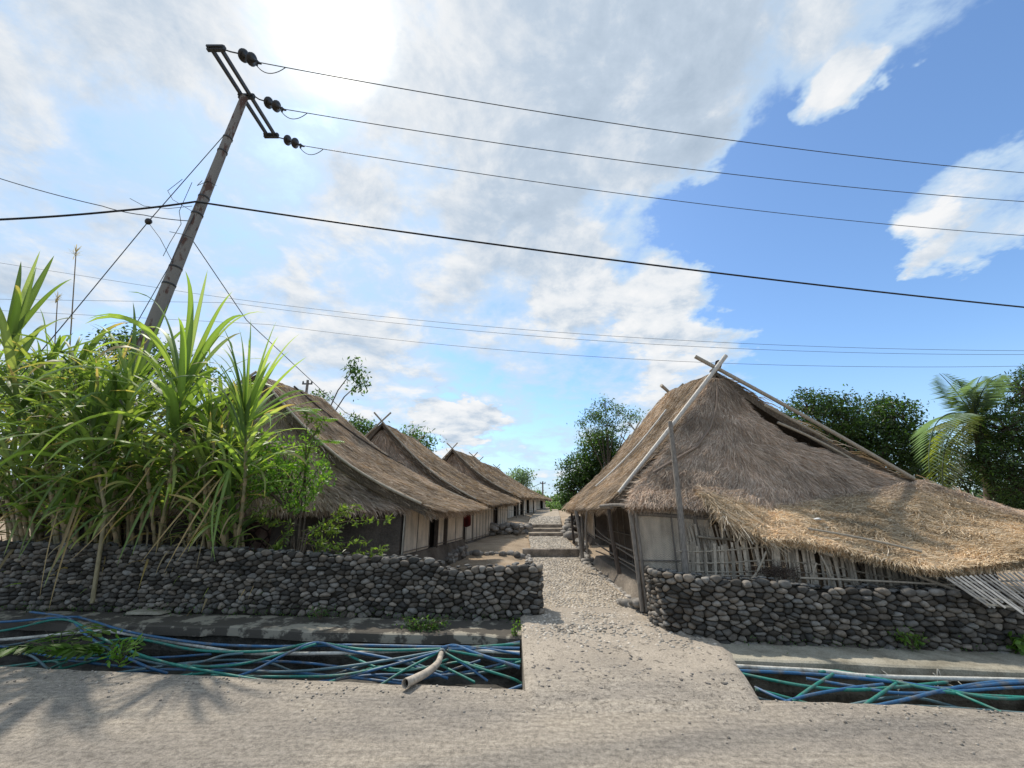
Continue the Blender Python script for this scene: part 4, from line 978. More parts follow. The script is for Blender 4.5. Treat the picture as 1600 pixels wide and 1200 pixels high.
cane_plant(b, c, 30, 1.35, .062, 'rightmost tall cane, its leaf fan in front of the first hut roof', (.12, 0), bright=1.15, droop=(.35, 1.1), bias=(.02, -.1), hang=12,
           extra=[(-.12, 0, 1, 1.75, 1.3, .25, 0), (-.2, 0, 1, 1.6, 1.3, .4, 0), (.08, 0, 1, 1.7, 1.1, .5, 0), (.3, 0, 1, 1.6, 1.1, .5, 0), (-.35, 0, 1, 1.5, 1.3, .7, 0), (-.28, -.1, 1, 1.3, 1.3, .5, 0), (-.05, -.1, 1, 1.3, 1.3, .5, 0), (.2, -.1, 1, 1.4, 1.2, .7, 0), (.55, 0, .9, 1.4, 1.1, .3, .1), (.8, -.1, .6, 1.3, 1.0, .5, .2), (-.5, -.1, 1, 1.5, 1, .5, .1), (.4, -.2, .9, 1.4, 1, .6, .1), (-.3, -.1, 1, 1.6, 1.2, .3, 0)])
c = D(140, 650, 6.5); b = base_at(140, 6.9)
cane_plant(b, c, 26, 1.6, .07, 'cane with leaves sweeping far out to the left edge over the wall', (.0, 0), bright=1.0, droop=(.3, .9), bias=(-.2, -.15), hang=10,
           extra=[(-.9, -.2, .8, 1.4, 1.1, .5, 0), (-1, -.2, .5, 1.5, 1.1, .45, .1), (-1, -.3, .2, 1.4, 1.1, .5, .2), (-.2, 0, 1, 1.0, 1.2, .5, 0), (.4, -.2, 1, 1.0, 1, .8, .1), (-.7, -.5, .3, 1.3, 1.2, .9, .3), (-.3, -.6, .2, 1.2, 1.4, 1.2, .4)])
c = D(14, 530, 6.6); b = base_at(5, 6.8)
cane_plant(b, c, 20, 1.6, .085, 'cane at the left edge standing tall against the sky', (0, 0), bright=.85, droop=(.2, .7), hang=5,
           extra=[(-.05, 0, 1, 1.9, 1.3, .08, 0), (.1, 0, 1, 1.8, 1.2, .2, 0), (-.2, 0, 1, 1.7, 1.2, .2, 0), (.35, 0, 1, 1.5, 1.0, .6, 0)])
c = D(225, 690, 6.75); cane_plant(base_at(222, 6.8), c, 12, .95, .05, 'thin cane with a wide green leaf hanging over the wall between the tall ones', bright=.8, droop=(.8, 1.6), hang=8, bias=(0, -.3))
# mass behind
c = D(205, 610, 6.95); cane_plant(base_at(190, 7.0), c, 26, 1.7, .07, 'tall cane between the two biggest, its leaf fan hiding the foot of the utility pole', bright=.95, droop=(.3, .9), hang=3, bias=(0, -.1),
           extra=[(-.2, 0, 1, 1.9, 1.2, .3, 0), (.1, 0, 1, 1.8, 1.2, .25, 0), (.4, 0, 1, 1.7, 1.1, .5, 0), (-.5, 0, 1, 1.9, 1.1, .5, 0)])
k = 0
for px, py, Y in ((-60, 610, 7.3), (60, 590, 7.4), (100, 560, 8.0), (175, 570, 8.1), (330, 610, 7.9), (20, 700, 7.0), (185, 700, 7.4), (310, 700, 7.35), (40, 640, 8.6), (130, 600, 9.0),
                  (210, 600, 8.8), (270, 590, 8.6), (-30, 570, 8.4), (345, 680, 7.6), (-120, 640, 8.0), (-110, 600, 9.5), (0, 580, 9.6), (75, 560, 9.8), (150, 565, 10), (355, 745, 7.2), (-20, 560, 9),
                  (200, 590, 6.95), (165, 610, 7.05), (-25, 690, 7.2), (35, 730, 7.2), (225, 720, 7.3), (120, 740, 7.3), (320, 660, 7.0), (60, 640, 6.95), (330, 620, 7.1), (355, 640, 7.3), (150, 740, 6.8), (75, 540, 7.3), (120, 545, 7.2)):
    c = D(px, py + 15, Y); cane_plant(base_at(px + rng.normal(0, 18), Y), c, 17, rng.uniform(1.1, 1.5), rng.uniform(.045, .07), 'one of the crowded cane plants filling the thicket behind the tall ones', (rng.normal(0, .08), 0), bright=rng.uniform(.7, 1.15), droop=(.25, 1.1), hang=4 if Y > 7.2 else 1, seg=9, stems=2 if Y < 8 else 3)
# short fresh canes at the thicket's right foot
for px, py, Y in ((320, 800, 6.8), (345, 815, 6.8), (300, 760, 7.2)):
    c = D(px, py, Y); cane_plant(base_at(px, Y), c, 12, .55, .035, 'one of the short bright cane shoots at the right foot of the thicket', bright=1.5, droop=(.6, 1.6), hang=4, seg=8)
# drooping long leaves over the wall front (belong to canes near the wall)
root = thing('cane_plant', 'bent cane whose long leaves droop down over the face of the cobble wall', 'cane plant', base_at(170, 6.75), CANEG)
mb = MB()
def hangblade(p0, p1, p2, w, col, m=mb):
    P0, P1, P2 = map(np.asarray, (p0, p1, p2)); n = 16; t = np.linspace(0, 1, n)[:, None]; P = (1 - t) ** 2 * P0 + 2 * t * (1 - t) * P1 + t * t * P2
    T = unit(np.gradient(P, axis=0)); s = unit(np.cross(T, [0, -1., .3])); u = unit(np.cross(s, T)); tt = t[:, 0]; ww = (w * np.minimum(1, .3 + tt * 4) * (1 - tt ** 2.4) ** .8 + .002)[:, None]
    V = np.stack([P - s * ww / 2 + u * ww * .2, P, P + s * ww / 2 + u * ww * .2], 1).reshape(-1, 3); i = np.arange(n - 1)[:, None] * 3
    m.add(V, np.concatenate([i + [0, 1, 4, 3], i + [1, 2, 5, 4]]), np.repeat(np.stack([col * .9, col * 1.25 + .02, col * .9])[None], n, 0).reshape(-1, 3), True)
gcol, dcol = np.array([.16, .24, .06]), np.array([.40, .29, .14])
for a, m1, b, w, c in (((140, 700, 6.85), (60, 760, 6.3), (30, 870, 6.15), .055, gcol), ((130, 710, 6.85), (85, 780, 6.3), (26, 878, 6.2), .06, gcol), ((255, 745, 6.8), (215, 800, 6.35), (183, 884, 6.1), .06, gcol), ((262, 740, 6.8), (235, 790, 6.4), (205, 870, 6.2), .055, gcol * .9),
                       ((365, 720, 6.7), (345, 770, 6.35), (330, 872, 6.1), .06, gcol * 1.3), ((360, 730, 6.7), (320, 780, 6.4), (336, 878, 6.2), .04, gcol * 1.4), ((128, 760, 6.8), (110, 830, 6.3), (74, 905, 6.1), .06, dcol * .8), ((140, 760, 6.8), (100, 850, 6.2), (76, 955, 6.05), .035, dcol),
                       ((100, 770, 6.8), (75, 840, 6.25), (62, 935, 6.05), .02, dcol * 1.2), ((345, 735, 6.7), (280, 800, 6.4), (220, 880, 6.2), .035, dcol * 1.2), ((350, 740, 6.7), (300, 810, 6.3), (256, 895, 6.1), .03, dcol * 1.3), ((355, 745, 6.7), (310, 830, 6.3), (275, 880, 6.15), .03, dcol * 1.1),
                       ((258, 690, 6.9), (200, 800, 6.4), (105, 880, 6.2), .03, dcol * 1.25), ((240, 650, 6.9), (130, 720, 6.5), (0, 800, 6.3), .06, gcol), ((120, 660, 6.8), (50, 670, 6.5), (-30, 760, 6.3), .06, gcol * 1.3)):
    hangblade(D(*a), D(*m1), D(*b), w, c)
mb.build('leaves', M['blade'], root)
mb = MB(); mb.tube([base_at(170, 6.75), D(165, 800, 6.75), D(150, 715, 6.8)], [.03, .028, .02], 7, (.3, .25, .15)); mb.build('stem', M['cane'], root)
# two seeding grass stalks against the sky
for px, py, px2, Y in ((119, 392, 103, 7.6), (90, 465, 82, 7.8)):
    mb = MB(); top = D(px, py, Y); bt = base_at(px2, Y); mb.tube([bt, lerp(bt, top, .5) + [.02, 0, 0], top], [.02, .014, .008], 6, (.25, .2, .13))
    for i in range(26): blade(mb, top + [0, 0, -.02 * (i % 8)], rng.normal(0, .5, 3) + [0, 0, 1], .16, .008, .8, np.array([.3, .25, .18]), 4)
    tag(mb.build('seed_stalk', M['blade']), 'tall dry seed stalk rising out of the cane thicket' if px > 100 else 'shorter dry seed stalk just left of the tall one', 'grass stalk', 'dry seed stalks')
# dry undergrowth on the ground behind the wall
mb = MB(); n = 900
for i in range(n):
    x = rng.uniform(-10.5, -3.4); y = float(wall_line(x)) + rng.uniform(.25, 1.6); o = np.array([x, y, gz(x, y) + rng.uniform(0, .35)])
    c = np.array([.36, .27, .16]) * rng.uniform(.35, 1.3) if rng.random() < .6 else GREEN[rng.integers(0, 5)] * .9
    blade(mb, o, rng.normal(0, 1, 3) + [0, -.4, .9], rng.uniform(.25, .8), rng.uniform(.01, .03), rng.uniform(.8, 2.5), c, 6, rng.normal(0, 1))
tag(mb.build('undergrowth', M['blade']), 'tangled dry and green leaf litter behind the left cobble wall', 'undergrowth', kind='stuff')

# ---- leafy things
def leaf_quads(mb, P, size, pal, asp=.45, norm=None, bright=1.0, droop=.3, rv=.3):
    n = len(P); d = unit(rng.normal(0, 1, (n, 3)) + [0, 0, -droop]); s = unit(np.cross(d, rng.normal(0, 1, (n, 3)) + [0, 0, .8]))
    L = (size * rng.uniform(.6, 1.4, n))[:, None]; up = np.cross(s, d)
    V = np.stack([P, P + d * L * .5 + s * L * asp / 2 + up * L * .06, P + d * L, P + d * L * .5 - s * L * asp / 2 + up * L * .06], 1).reshape(-1, 3)
    c = pal[rng.integers(0, len(pal), n)] * rng.uniform(1 - rv, 1 + rv, (n, 1)) * bright
    mb.add(V, np.arange(n)[:, None] * 4 + [0, 1, 2, 3], np.repeat(c, 4, 0))
TG = np.array([[.035, .075, .018], [.05, .10, .022], [.07, .13, .03], [.03, .055, .018]])
TB = np.array([[.10, .20, .02], [.13, .25, .03], [.08, .16, .025], [.17, .27, .05]])
def tree(label, base, clumps, n, size, pal, trunk_r=.15, name='leafy_tree', group=None, cat='tree', surf=.6, asp=.45, twigs=True, bright=1.0):
    """clumps: (centre, radii) lobes; leaves gather on many small sprays within them"""
    base = np.asarray(base, float); root = thing(name, label, cat, base, group)
    cen = np.mean([c for c, _ in clumps], 0); mb = MB()
    fork = base + (cen - base) * np.array([.5, .5, .45])
    mb.tube([base - [0, 0, .1], lerp(base, fork, .5) + rng.normal(0, trunk_r * .4, 3), fork], [trunk_r, trunk_r * .8, trunk_r * .65], 8)
    vol = np.array([np.prod(r) ** (2 / 3) for _, r in clumps]); vol = vol / vol.sum(); cm = MB()
    for (c, r), w in zip(clumps, vol):
        c, r = np.asarray(c, float), np.asarray(r, float)
        mb.tube([fork, lerp(fork, c, .5) + rng.normal(0, .1, 3) * r.mean(), c], [trunk_r * .5, trunk_r * .3, trunk_r * .12], 6)
        k = max(6, int(n * w / 26)); q = unit(rng.normal(0, 1, (k, 3))) * (rng.random((k, 1)) ** (1 / 3) * (1 - surf) + surf * rng.uniform(.7, 1.08, (k, 1)))
        sc = c + q * r
        if twigs:
            for s_ in sc[: min(k, 24)]: mb.tube([c, lerp(c, s_, .6) + rng.normal(0, .03, 3), s_], [trunk_r * .12, trunk_r * .08, trunk_r * .04], 4)
        m = 26; pp = np.repeat(sc, m, 0) + rng.normal(0, 1, (k * m, 3)) * size * np.array([1.5, 1.5, 1.0])
        tone = np.repeat(rng.uniform(.6, 1.35, k), m)
        n0 = len(cm.K); leaf_quads(cm, pp, size, pal, asp, bright=bright); cm.K[n0] *= np.repeat(tone, 4)[:, None]
    mb.build('trunk', M['bark'], root); cm.build('crown', M['leaf'], root)
    return root
def cl(lst, Y, dz=1.0): return [(D(px, py, Y + dy), (r * Y / 610, r * Y / 610 * .9, r * Y / 610 * .85)) for px, py, r, dy in lst]
def gb(px, Y): p = D(px, 780, Y); return np.array([p[0], Y, gz(p[0], Y)])
# far right
tree('dense dark green tree rising behind the right slope of the big hut', gb(1330, 15), cl([(1265, 640, 34, 0), (1310, 650, 42, 0), (1350, 690, 50, .5), (1400, 650, 30, -.3), (1390, 700, 48, 0), (1300, 690, 36, 1), (1440, 700, 36, .4), (1430, 735, 30, 0), (1370, 640, 26, .5)], 15), 26000, .12, TG * 1.0, .22)
tree('very dark bushy tree filling the right edge of the view', gb(1600, 11), cl([(1600, 610, 34, 0), (1575, 670, 44, 0), (1570, 730, 48, 0), (1630, 700, 70, 0), (1640, 600, 45, .5), (1600, 760, 44, -.2), (1530, 720, 26, .2), (1690, 650, 70, .5), (1620, 640, 40, .5)], 11), 34000, .075, TG * .85, .18)
tree('low dark shrubbery tree between the palm and the lean-to roof', gb(1500, 13), cl([(1500, 740, 28, 0), (1550, 770, 30, 0), (1460, 745, 22, .2), (1590, 780, 30, 0), (1640, 790, 40, 0)], 13), 9000, .09, TG * .7, .1)
# middle
tree('dense green tree left behind the big right hut', gb(912, 19), cl([(905, 735, 26, 0), (890, 765, 18, 0), (930, 705, 26, 0), (925, 755, 28, .5), (960, 730, 34, 1), (885, 785, 10, 0), (945, 690, 20, 0)], 19), 16000, .13, TG * 1.2, .16)
tree('slender open-crowned tree with feathery leaves above the dense one', gb(948, 17), cl([(945, 630, 13, 0), (925, 650, 14, 0), (965, 645, 13, 0), (988, 650, 12, 0), (920, 680, 14, 0), (950, 665, 16, 0), (940, 650, 12, .3), (975, 665, 9, 0), (912, 665, 8, 0)], 17), 2600, .12, TB * .6, .07, surf=.3, asp=.35)
tree('small dark rounded tree behind the first hut roof on the left', gb(568, 17), cl([(562, 665, 15, 0), (575, 680, 14, 0), (553, 670, 9, 0), (600, 700, 12, 0)], 17), 1300, .15, TG * 1.3, .08)
tree('tree top with pale spiky leaves behind the second hut roof', gb(655, 22), cl([(640, 676, 8, 0), (655, 690, 10, 0), (668, 692, 8, 0), (650, 682, 8, 0)], 22), 420, .24, TG * 1.7, .08, asp=.3)
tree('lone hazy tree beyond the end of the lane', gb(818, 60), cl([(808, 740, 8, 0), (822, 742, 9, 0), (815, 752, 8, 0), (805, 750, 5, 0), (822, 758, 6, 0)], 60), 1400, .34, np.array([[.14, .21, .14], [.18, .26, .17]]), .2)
for px, py, r, Y, lb in ((862, 790, 9, 50, 'low green bush in the gap at the end of the lane'), (875, 795, 8, 40, 'pale green bush at the lane end beside the right hut'), (838, 772, 5, 62, 'small round bush below the distant pole')):
    tree(lb, gb(px, Y), cl([(px, py, r, 0), (px + r * .6, py + 3, r * .7, 0), (px - r * .5, py + 2, r * .6, 0)], Y), 700, .3, np.array([[.12, .20, .08], [.18, .26, .12]]), .06, name='bush', cat='bush')
tree('row of dark distant trees seen behind the cane thicket', gb(200, 15), cl([(215, 535, 26, 0), (180, 540, 24, 0), (240, 560, 30, 0), (150, 580, 40, 0), (310, 590, 26, 0), (60, 600, 45, 0), (260, 600, 50, 0), (100, 640, 60, 0)], 15), 9000, .16, TG * 1.1, .2)
tree('leafy crown poking over the ridge of the first left hut', gb(500, 14), cl([(505, 620, 6, 0), (508, 648, 10, 0), (514, 655, 8, 0)], 14), 260, .12, TG * 1.4, .03)
# distant skyline: tree belt right of the lean-to and behind everything
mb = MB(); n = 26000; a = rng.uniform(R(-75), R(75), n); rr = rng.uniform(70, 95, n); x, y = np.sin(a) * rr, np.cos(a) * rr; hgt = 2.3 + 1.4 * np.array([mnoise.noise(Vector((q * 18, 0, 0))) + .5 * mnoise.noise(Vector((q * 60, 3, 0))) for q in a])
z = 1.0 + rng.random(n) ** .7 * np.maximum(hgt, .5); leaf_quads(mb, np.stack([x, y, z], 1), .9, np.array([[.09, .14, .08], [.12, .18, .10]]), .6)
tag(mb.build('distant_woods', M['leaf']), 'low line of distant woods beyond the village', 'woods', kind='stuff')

# pale tall saplings with a tuft on top
def frond_leaf(mb, o, d, L, n, ll, col, droop=.5, w=.3):
    w = w * 1.5
    P = np.asarray(o, float).copy(); d = unit(d); ds = L / n; pts = [P.copy()]
    for i in range(n):
        s = np.cross(d, [0, 0, 1.]); s = unit(s) if np.linalg.norm(s) > .02 else np.array([1., 0, 0]); t = i / n
        for sg in (-1, 1):
            e = unit(s * sg + d * .5 + [0, 0, -.25]); l = ll * (math.sin(math.pi * (.15 + .8 * t)) + .15) * rng.uniform(.8, 1.2); q = unit(np.cross(e, [0, 0, 1.])) * l * w / 2
            mb.add([P, P + e * l * .5 + q, P + e * l - [0, 0, l * .12], P + e * l * .5 - q], [[0, 1, 2, 3]], col * rng.uniform(.75, 1.25))
        d = unit(d + [0, 0, -droop * ds * (1 + t)]); P = P + d * ds; pts.append(P.copy())
    mb.tube(pts, np.linspace(ll * .05, ll * .015, len(pts)), 4, col * .7)
for (bx, by), (mx, my), (tx, ty), lb in (((514, 640), (528, 610), (553, 577), 'thin leaning sapling, the taller of two over the first left roof'), ((522, 645), (538, 620), (563, 597), 'thin leaning sapling, the lower of two over the first left roof')):
    Y = 12.5; b0 = D(bx, 860, Y); b0[2] = gz(b0[0], Y); root = thing('sapling', lb, 'sapling', b0, 'thin saplings behind the first left hut')
    mb = MB(); mb.tube([b0, D(bx, by, Y), D(mx, my, Y), D(tx, ty, Y)], [.035, .022, .018, .012], 6); mb.build('trunk', M['bark'], root)
    mb = MB(); c = D(tx, ty, Y); leaf_quads(mb, c + rng.normal(0, 1, (170, 3)) * [.14, .14, .2], .13, TG * 1.3, .45, droop=1); mb.build('crown', M['leaf'], root)

# coconut palm
root = thing('coconut_palm', 'coconut palm with blue-green and yellowing fronds at the right', 'palm', gb(1520, 11.5))
cen = D(1524, 655, 11.5)
mb = MB(); b0 = np.array(root['_o']); mb.tube([b0, lerp(b0, cen, .5) + [.15, 0, 0], cen], [.15, .12, .10], 10); mb.build('trunk', M['bark'], root)
fr = [((1478, 590), 1.0, 0), ((1545, 578), .9, 0), ((1408, 632), 1.1, 0), ((1425, 700), .9, 1), ((1500, 600), .8, 2), ((1535, 615), .9, 1), ((1560, 605), .8, 0), ((1395, 722), 1.0, 3), ((1545, 740), .9, 3), ((1465, 745), .9, 3), ((1455, 670), .9, 1), ((1580, 650), .9, 3), ((1590, 700), .9, 3), ((1490, 650), .6, 1), ((1525, 585), .9, 0), ((1530, 690), .7, 1)]
pc = [np.array([.15, .22, .16]), np.array([.20, .23, .06]), np.array([.12, .17, .04]), np.array([.07, .09, .035])]
for (px, py), ll, k in fr:
    e = D(px, py, 11.5 + rng.uniform(-1.4, .3)); v = e - cen; L = np.linalg.norm(v) * 1.15; d = unit(v) + [0, 0, .28]
    mb = MB(); frond_leaf(mb, cen, d, L, 36, .52 * ll, pc[k] * 1.1, .36, .085); mb.build('frond', M['leaf'], root)

# green shrub in front of the first hut
root = thing('leafy_shrub', 'bright green leafy shrub with forked dark stems in front of the first left hut', 'shrub', base_at(452, 7.2))
mb = MB(); cm = MB(); b0 = base_at(452, 7.2); y0 = 7.2
tips = [((455, 800), [(430, 720), (415, 745), (400, 700), (440, 700), (465, 705), (420, 690), (390, 720), (395, 745), (450, 740), (480, 725), (500, 730), (440, 770)]), ((462, 810), [(490, 760), (470, 780), (505, 745), (480, 700)])]
for f, ts in tips:
    fp = D(*f, y0); mb.tube([b0, lerp(b0, fp, .5) + [.02, 0, 0], fp], [.035, .03, .024], 7)
    for tx, ty in ts:
        e = D(tx, ty, y0 + rng.uniform(-.35, .35)); mm = lerp(fp, e, .55) + rng.normal(0, .05, 3); mb.tube([fp, mm, e], [.016, .012, .005], 5)
        for q in range(9): leaf_quads(cm, lerp(mm, e, rng.uniform(.1, 1.25)) + rng.normal(0, .10, 3) + rng.normal(0, .055, (14, 3)), .085, TB * 1.25, .42)
mb.build('trunk', M['bark'], root); cm.build('foliage', M['leaf'], root)
root = thing('sparse_shrub', 'sparse shrub with long arching olive-leaved twigs before the dark mud wall', 'shrub', base_at(470, 6.95))
mb = MB(); cm = MB(); b0 = base_at(470, 6.95)
for pts in (((470, 830), (540, 815), (608, 812)), ((470, 840), (520, 850), (575, 845)), ((480, 835), (530, 800), (560, 792)), ((480, 850), (550, 868), (605, 858)), ((460, 820), (440, 850), (425, 862)), ((468, 820), (420, 815), (395, 800)), ((476, 815), (478, 700), (480, 640)), ((478, 720), (490, 680), (505, 655)),
            ((476, 830), (505, 830), (535, 825))):
    Q = [b0] + [D(*q, 6.95 + rng.uniform(-.3, .2)) for q in pts]; mb.tube(Q, [.02, .014, .009, .004], 5)
    for k in range(22):
        t = rng.uniform(1.2, 3); i = min(int(t), 2); p = lerp(Q[i], Q[i + 1], t - i)
        leaf_quads(cm, p + rng.normal(0, .03, (5, 3)), .09, TB * .85 + [.04, .02, .01], .34)
for q in ((480, 640), (505, 655), (515, 690)):
    c = D(*q, 6.95)
    for k in range(5): frond_leaf(cm, c, [math.cos(k * 1.3), math.sin(k * 1.3), .3], .28, 8, .08, TB[1] * .8, 1.5, .3)
mb.build('trunk', M['bark'], root); cm.build('foliage', M['leaf'], root)

def weed(label, c, n, rad, size, pal, asp=.4, name='weed', fern=False):
    c = np.asarray(c, float); root = thing(name, label, 'weed', c); mb = MB(); cm = MB()
    for k in range(n):
        a = rng.uniform(0, 6.28); e = c + np.array([math.cos(a) * rad[0], math.sin(a) * rad[1], rad[2]]) * rng.uniform(.4, 1.1); mb.tube([c, lerp(c, e, .5) + [0, 0, rad[2] * .2], e], [.005, .004, .002], 4, (.1, .15, .03))
        if fern: frond_leaf(cm, lerp(c, e, .3), e - c + [0, 0, .05], np.linalg.norm(rad) * .75, 6, size, pal[k % len(pal)], 1.6, .34)
        else: leaf_quads(cm, lerp(c, e, .8) + rng.normal(0, 1, (9, 3)) * np.array(rad) * .18, size, pal, asp)
    mb.build('stems', M['bark'], root); cm.build('foliage', M['leaf'], root)
weed('broad green ferny weed hanging over the ditch at the left', G(88, 1022, -.02), 12, (.55, .25, .20), .17, TB * .75, fern=True)
weed('small upright light-green weed at the road edge of the left ditch', G(185, 1040, -.05), 14, (.16, .10, .22), .07, TB * 1.2)
weed('dark leafy clump growing from the broken ledge near the left wall end', G(662, 990, -.05), 60, (.32, .16, .18), .05, TG * 1.3)
weed('faint small weed at the foot of the left wall', G(500, 968, .04), 20, (.22, .08, .16), .035, TG * 1.6)
weed('tuft of small green leaves at the foot of the right wall', G(1425, 1012, .04), 26, (.20, .08, .16), .045, TB * .8)
weed('broad-leaved weed at the right end of the right wall', G(1592, 1016, .04), 6, (.14, .08, .12), .11, TB * .9, .6)
weed('little sprig growing at the corner of the ramp and the ledge', G(806, 1000, -.05), 9, (.07, .05, .2), .04, TB)
mb = MB(); n = 700; x = rng.uniform(-9, .2, n); y = wall_line(x) - .04 - rng.exponential(.05, n); leaf_quads(mb, np.stack([x, y, .03 + rng.exponential(.05, n)], 1), .035, TG * 1.3, .4)
x = rng.uniform(2.6, 9, 260); y = wall_line(x) - .05 - rng.exponential(.05, 260); leaf_quads(mb, np.stack([x, y, .03 + rng.exponential(.03, 260)], 1), .03, TG * 1.3, .4)
tag(mb.build('ledge_weeds', M['leaf']), 'tiny weeds and moss sprouting along the foot of the cobble walls', 'weeds', kind='stuff')

# ================================================================ utility pole and wires
tp = D(382, 152, 7.47); PB = np.array([-8.25, 7.62, .1]); pdir = D(250, 478, 7.55)
root = thing('utility_pole', 'leaning grey utility pole with rust stains and a double steel crossarm', 'utility pole', PB)
mb = MB(); q0 = D(262, 450, 7.55); dn = unit(q0 - tp); bt = tp + dn * ((tp[2] - .0) / -dn[2]); mb.tube([bt, lerp(bt, tp, .5), tp], [.15, .125, .085], 14); mb.build('shaft', M['pole'], root)
a0, a1 = D(338, 76, 6.38), D(424, 212, 8.62)
for off in (-.11, .11):
    mb = MB(); o = np.array([off, 0, 0]); mb.beam(a0 + o, a1 + o, .055, .10); mb.build('crossarm', M['steel'], root)
for p in (a0, (a0 + a1) / 2, a1):
    mb = MB(); mb.beam(p + [-.2, 0, 0], p + [.2, 0, 0], .07, .13); mb.beam(p + [-.19, -.06, 0], p + [.19, -.06, 0], .03, .05)
    for b in (-.16, -.06, .06, .16): mb.lathe(p + [b, -.02, -.08], (0, 0, 1), [(0, .0), (0, .018), (.16, .018), (.16, 0)], 6)
    mb.build('clamp_plate', M['steel'], root)
for t in (.13, .17, .30, .345, .48, .52):
    mb = MB(); c = lerp(tp, bt, t * .9); r = .085 + .065 * t * .9 + .006; mb.lathe(c, unit(tp - bt), [(-.02, r), (-.02, r + .008), (.02, r + .008), (.02, r)], 14); mb.build('strap', M['steel'], root)
# strain insulators, jumpers, conductors
def sagline(a, b, sag, n=40):
    t = np.linspace(0, 1, n)[:, None]; P = np.asarray(a) + (np.asarray(b) - np.asarray(a)) * t; P = P - np.array([0, 0, 1.]) * (4 * sag * t * (1 - t)); return P
for k, (arm, i0, i1, e, E, lb) in enumerate(((a0, (375, 84), (402, 97), (1600, 270), 11.0, 'highest'), ((a0 + a1) / 2 + [0.1, 0, 0], (414, 158), (441, 170), (1600, 315), 11.0, 'middle'), (a1, (444, 217), (470, 227), (1600, 368), 11.0, 'lowest'))):
    Y = arm[1]; A, B = D(*i0, Y), D(*i1, Y); ax = unit(B - A)
    rt = thing('strain_insulator', 'pair of dark disc insulators on the %s conductor' % lb, 'insulator', A, 'strain insulators on the crossarm')
    mb = MB(); L = np.linalg.norm(B - A)
    for s in (.10, .55):
        mb.lathe(A + ax * L * s, ax, [(0, .02), (.0, .05), (.03, .075), (.045, .135), (.075, .14), (.095, .10), (.10, .06), (.14, .05), (.16, .02)], 16)
    mb.build('disc', M['porcelain'], rt)
    mb = MB(); mb.tube([arm + [.12, 0, 0], lerp(arm, A, .6), A], .016, 6); mb.tube([A, B], .02, 6)
    mb.lathe(B, ax, [(-.04, .0), (-.04, .035), (.05, .03), (.12, .015)], 8); mb.beam(B - [0, 0, .1], B + [0, 0, .04], .03, .05); mb.build('fitting', M['steel'], rt)
    j1 = B + unit(D(e[0], e[1], Y + 3) - B) * .55
    r_ = ray(*e); tt = (E - H) / r_[2]; P2 = r_ * tt; P2[2] = E; far = B + (P2 - B) * 1.7; far[2] = B[2] + (P2[2] - B[2]) * 1.7
    s0 = .35
    # parabola through B, P2 and beyond
    t = np.linspace(0, 1.7, 60)[:, None]; W_ = B + (P2 - B) * t - np.array([0, 0, 1.]) * 4 * s0 * t * (1 - t)
    mb = MB(); mb.tube(W_, .0105, 6); tag(mb.build('power_line', M['wire']), '%s of the three thick conductors leaving the crossarm to the right' % lb, 'wire', 'conductors from the crossarm')
    jp = W_[1] * .5 + W_[2] * .5; jp = B + unit(W_[3] - B) * .62
    tq = np.linspace(0, 1, 16)[:, None]; J = (B - [0, 0, .1]) * (1 - tq) + jp * tq - np.array([0, 0, 1.]) * .9 * tq * (1 - tq)
    mb = MB(); mb.tube(J, .009, 6); mb.build('jumper', M['cable'], rt)
def wire(label, pts, r, sag=0, m='wire', cat='wire', group=None, name='overhead_wire'):
    P = np.array(pts, float); Q = []
    for i in range(len(P) - 1): Q.append(sagline(P[i], P[i + 1], sag if not isinstance(sag, (list, tuple)) else sag[i], 24)[(1 if i else 0):])
    mb = MB(); mb.tube(np.concatenate(Q), r, 6); tag(mb.build(name, M[m]), label, cat, group)
def Z(px, py, z): r_ = ray(px, py); return r_ * ((z - H) / r_[2]) + np.array([0, 0, H])
pp = lerp(tp, bt, 0); 
def pole_at(py):                                          # point on the shaft seen at photo row py
    return min((lerp(tp, bt, t) for t in np.linspace(0, 1, 400)), key=lambda q: abs((600 - F * ((q[2] - H) * CP - q[1] * SP) / (q[1] * CP + (q[2] - H) * SP)) - py))
c1 = pole_at(322); r_ = Z(1600, 480, 6.6)
wire('thick black cable from the leaning pole sagging away to the right', [c1 + [0, -.15, 0], c1 + (r_ - c1) * 1.0, r_ + (r_ - c1) * .7], .021, [.15, .05], 'cable', 'cable')
wire('thick black cable from the leaning pole to the left edge', [c1 + [0, -.15, 0], D(180, 330, 7.0), D(0, 343, 6.4), D(-300, 372, 5.6)], .021, .02, 'cable', 'cable')
wire('thin dark wire coming from the upper left to the black cable', [D(-200, 225, 6.6), D(0, 279, 7.0), D(160, 322, 7.3), D(225, 336, 7.4), pole_at(345)], .009, .03, 'cable')
g0 = pole_at(195); g1 = D(232, 346, 7.35); g2 = D(120, 482, 7.2); g3 = D(-20, 650, 7.0)
wire('guy wire running from the pole top down left with a round insulator', [g0, g1, g2, g3], .009, 0, 'wire')
mb = MB(); mb.lathe(g1 - unit(g1 - g0) * .06, unit(g1 - g0), [(-.02, .0), (0, .04), (.03, .062), (.06, .065), (.10, .055), (.13, .03), (.14, 0)], 14); tag(mb.build('guy_insulator', M['porcelain']), 'round black insulator on the left guy wire', 'insulator')
wire('second guy wire close beside the leaning pole', [pole_at(285), D(262, 420, 7.3), D(205, 520, 7.1)], .008)
wire('guy wire slanting down right from the pole to behind the first hut', [pole_at(368), D(385, 500, 9.5), D(540, 645, 14), D(610, 678, 17)], .010)
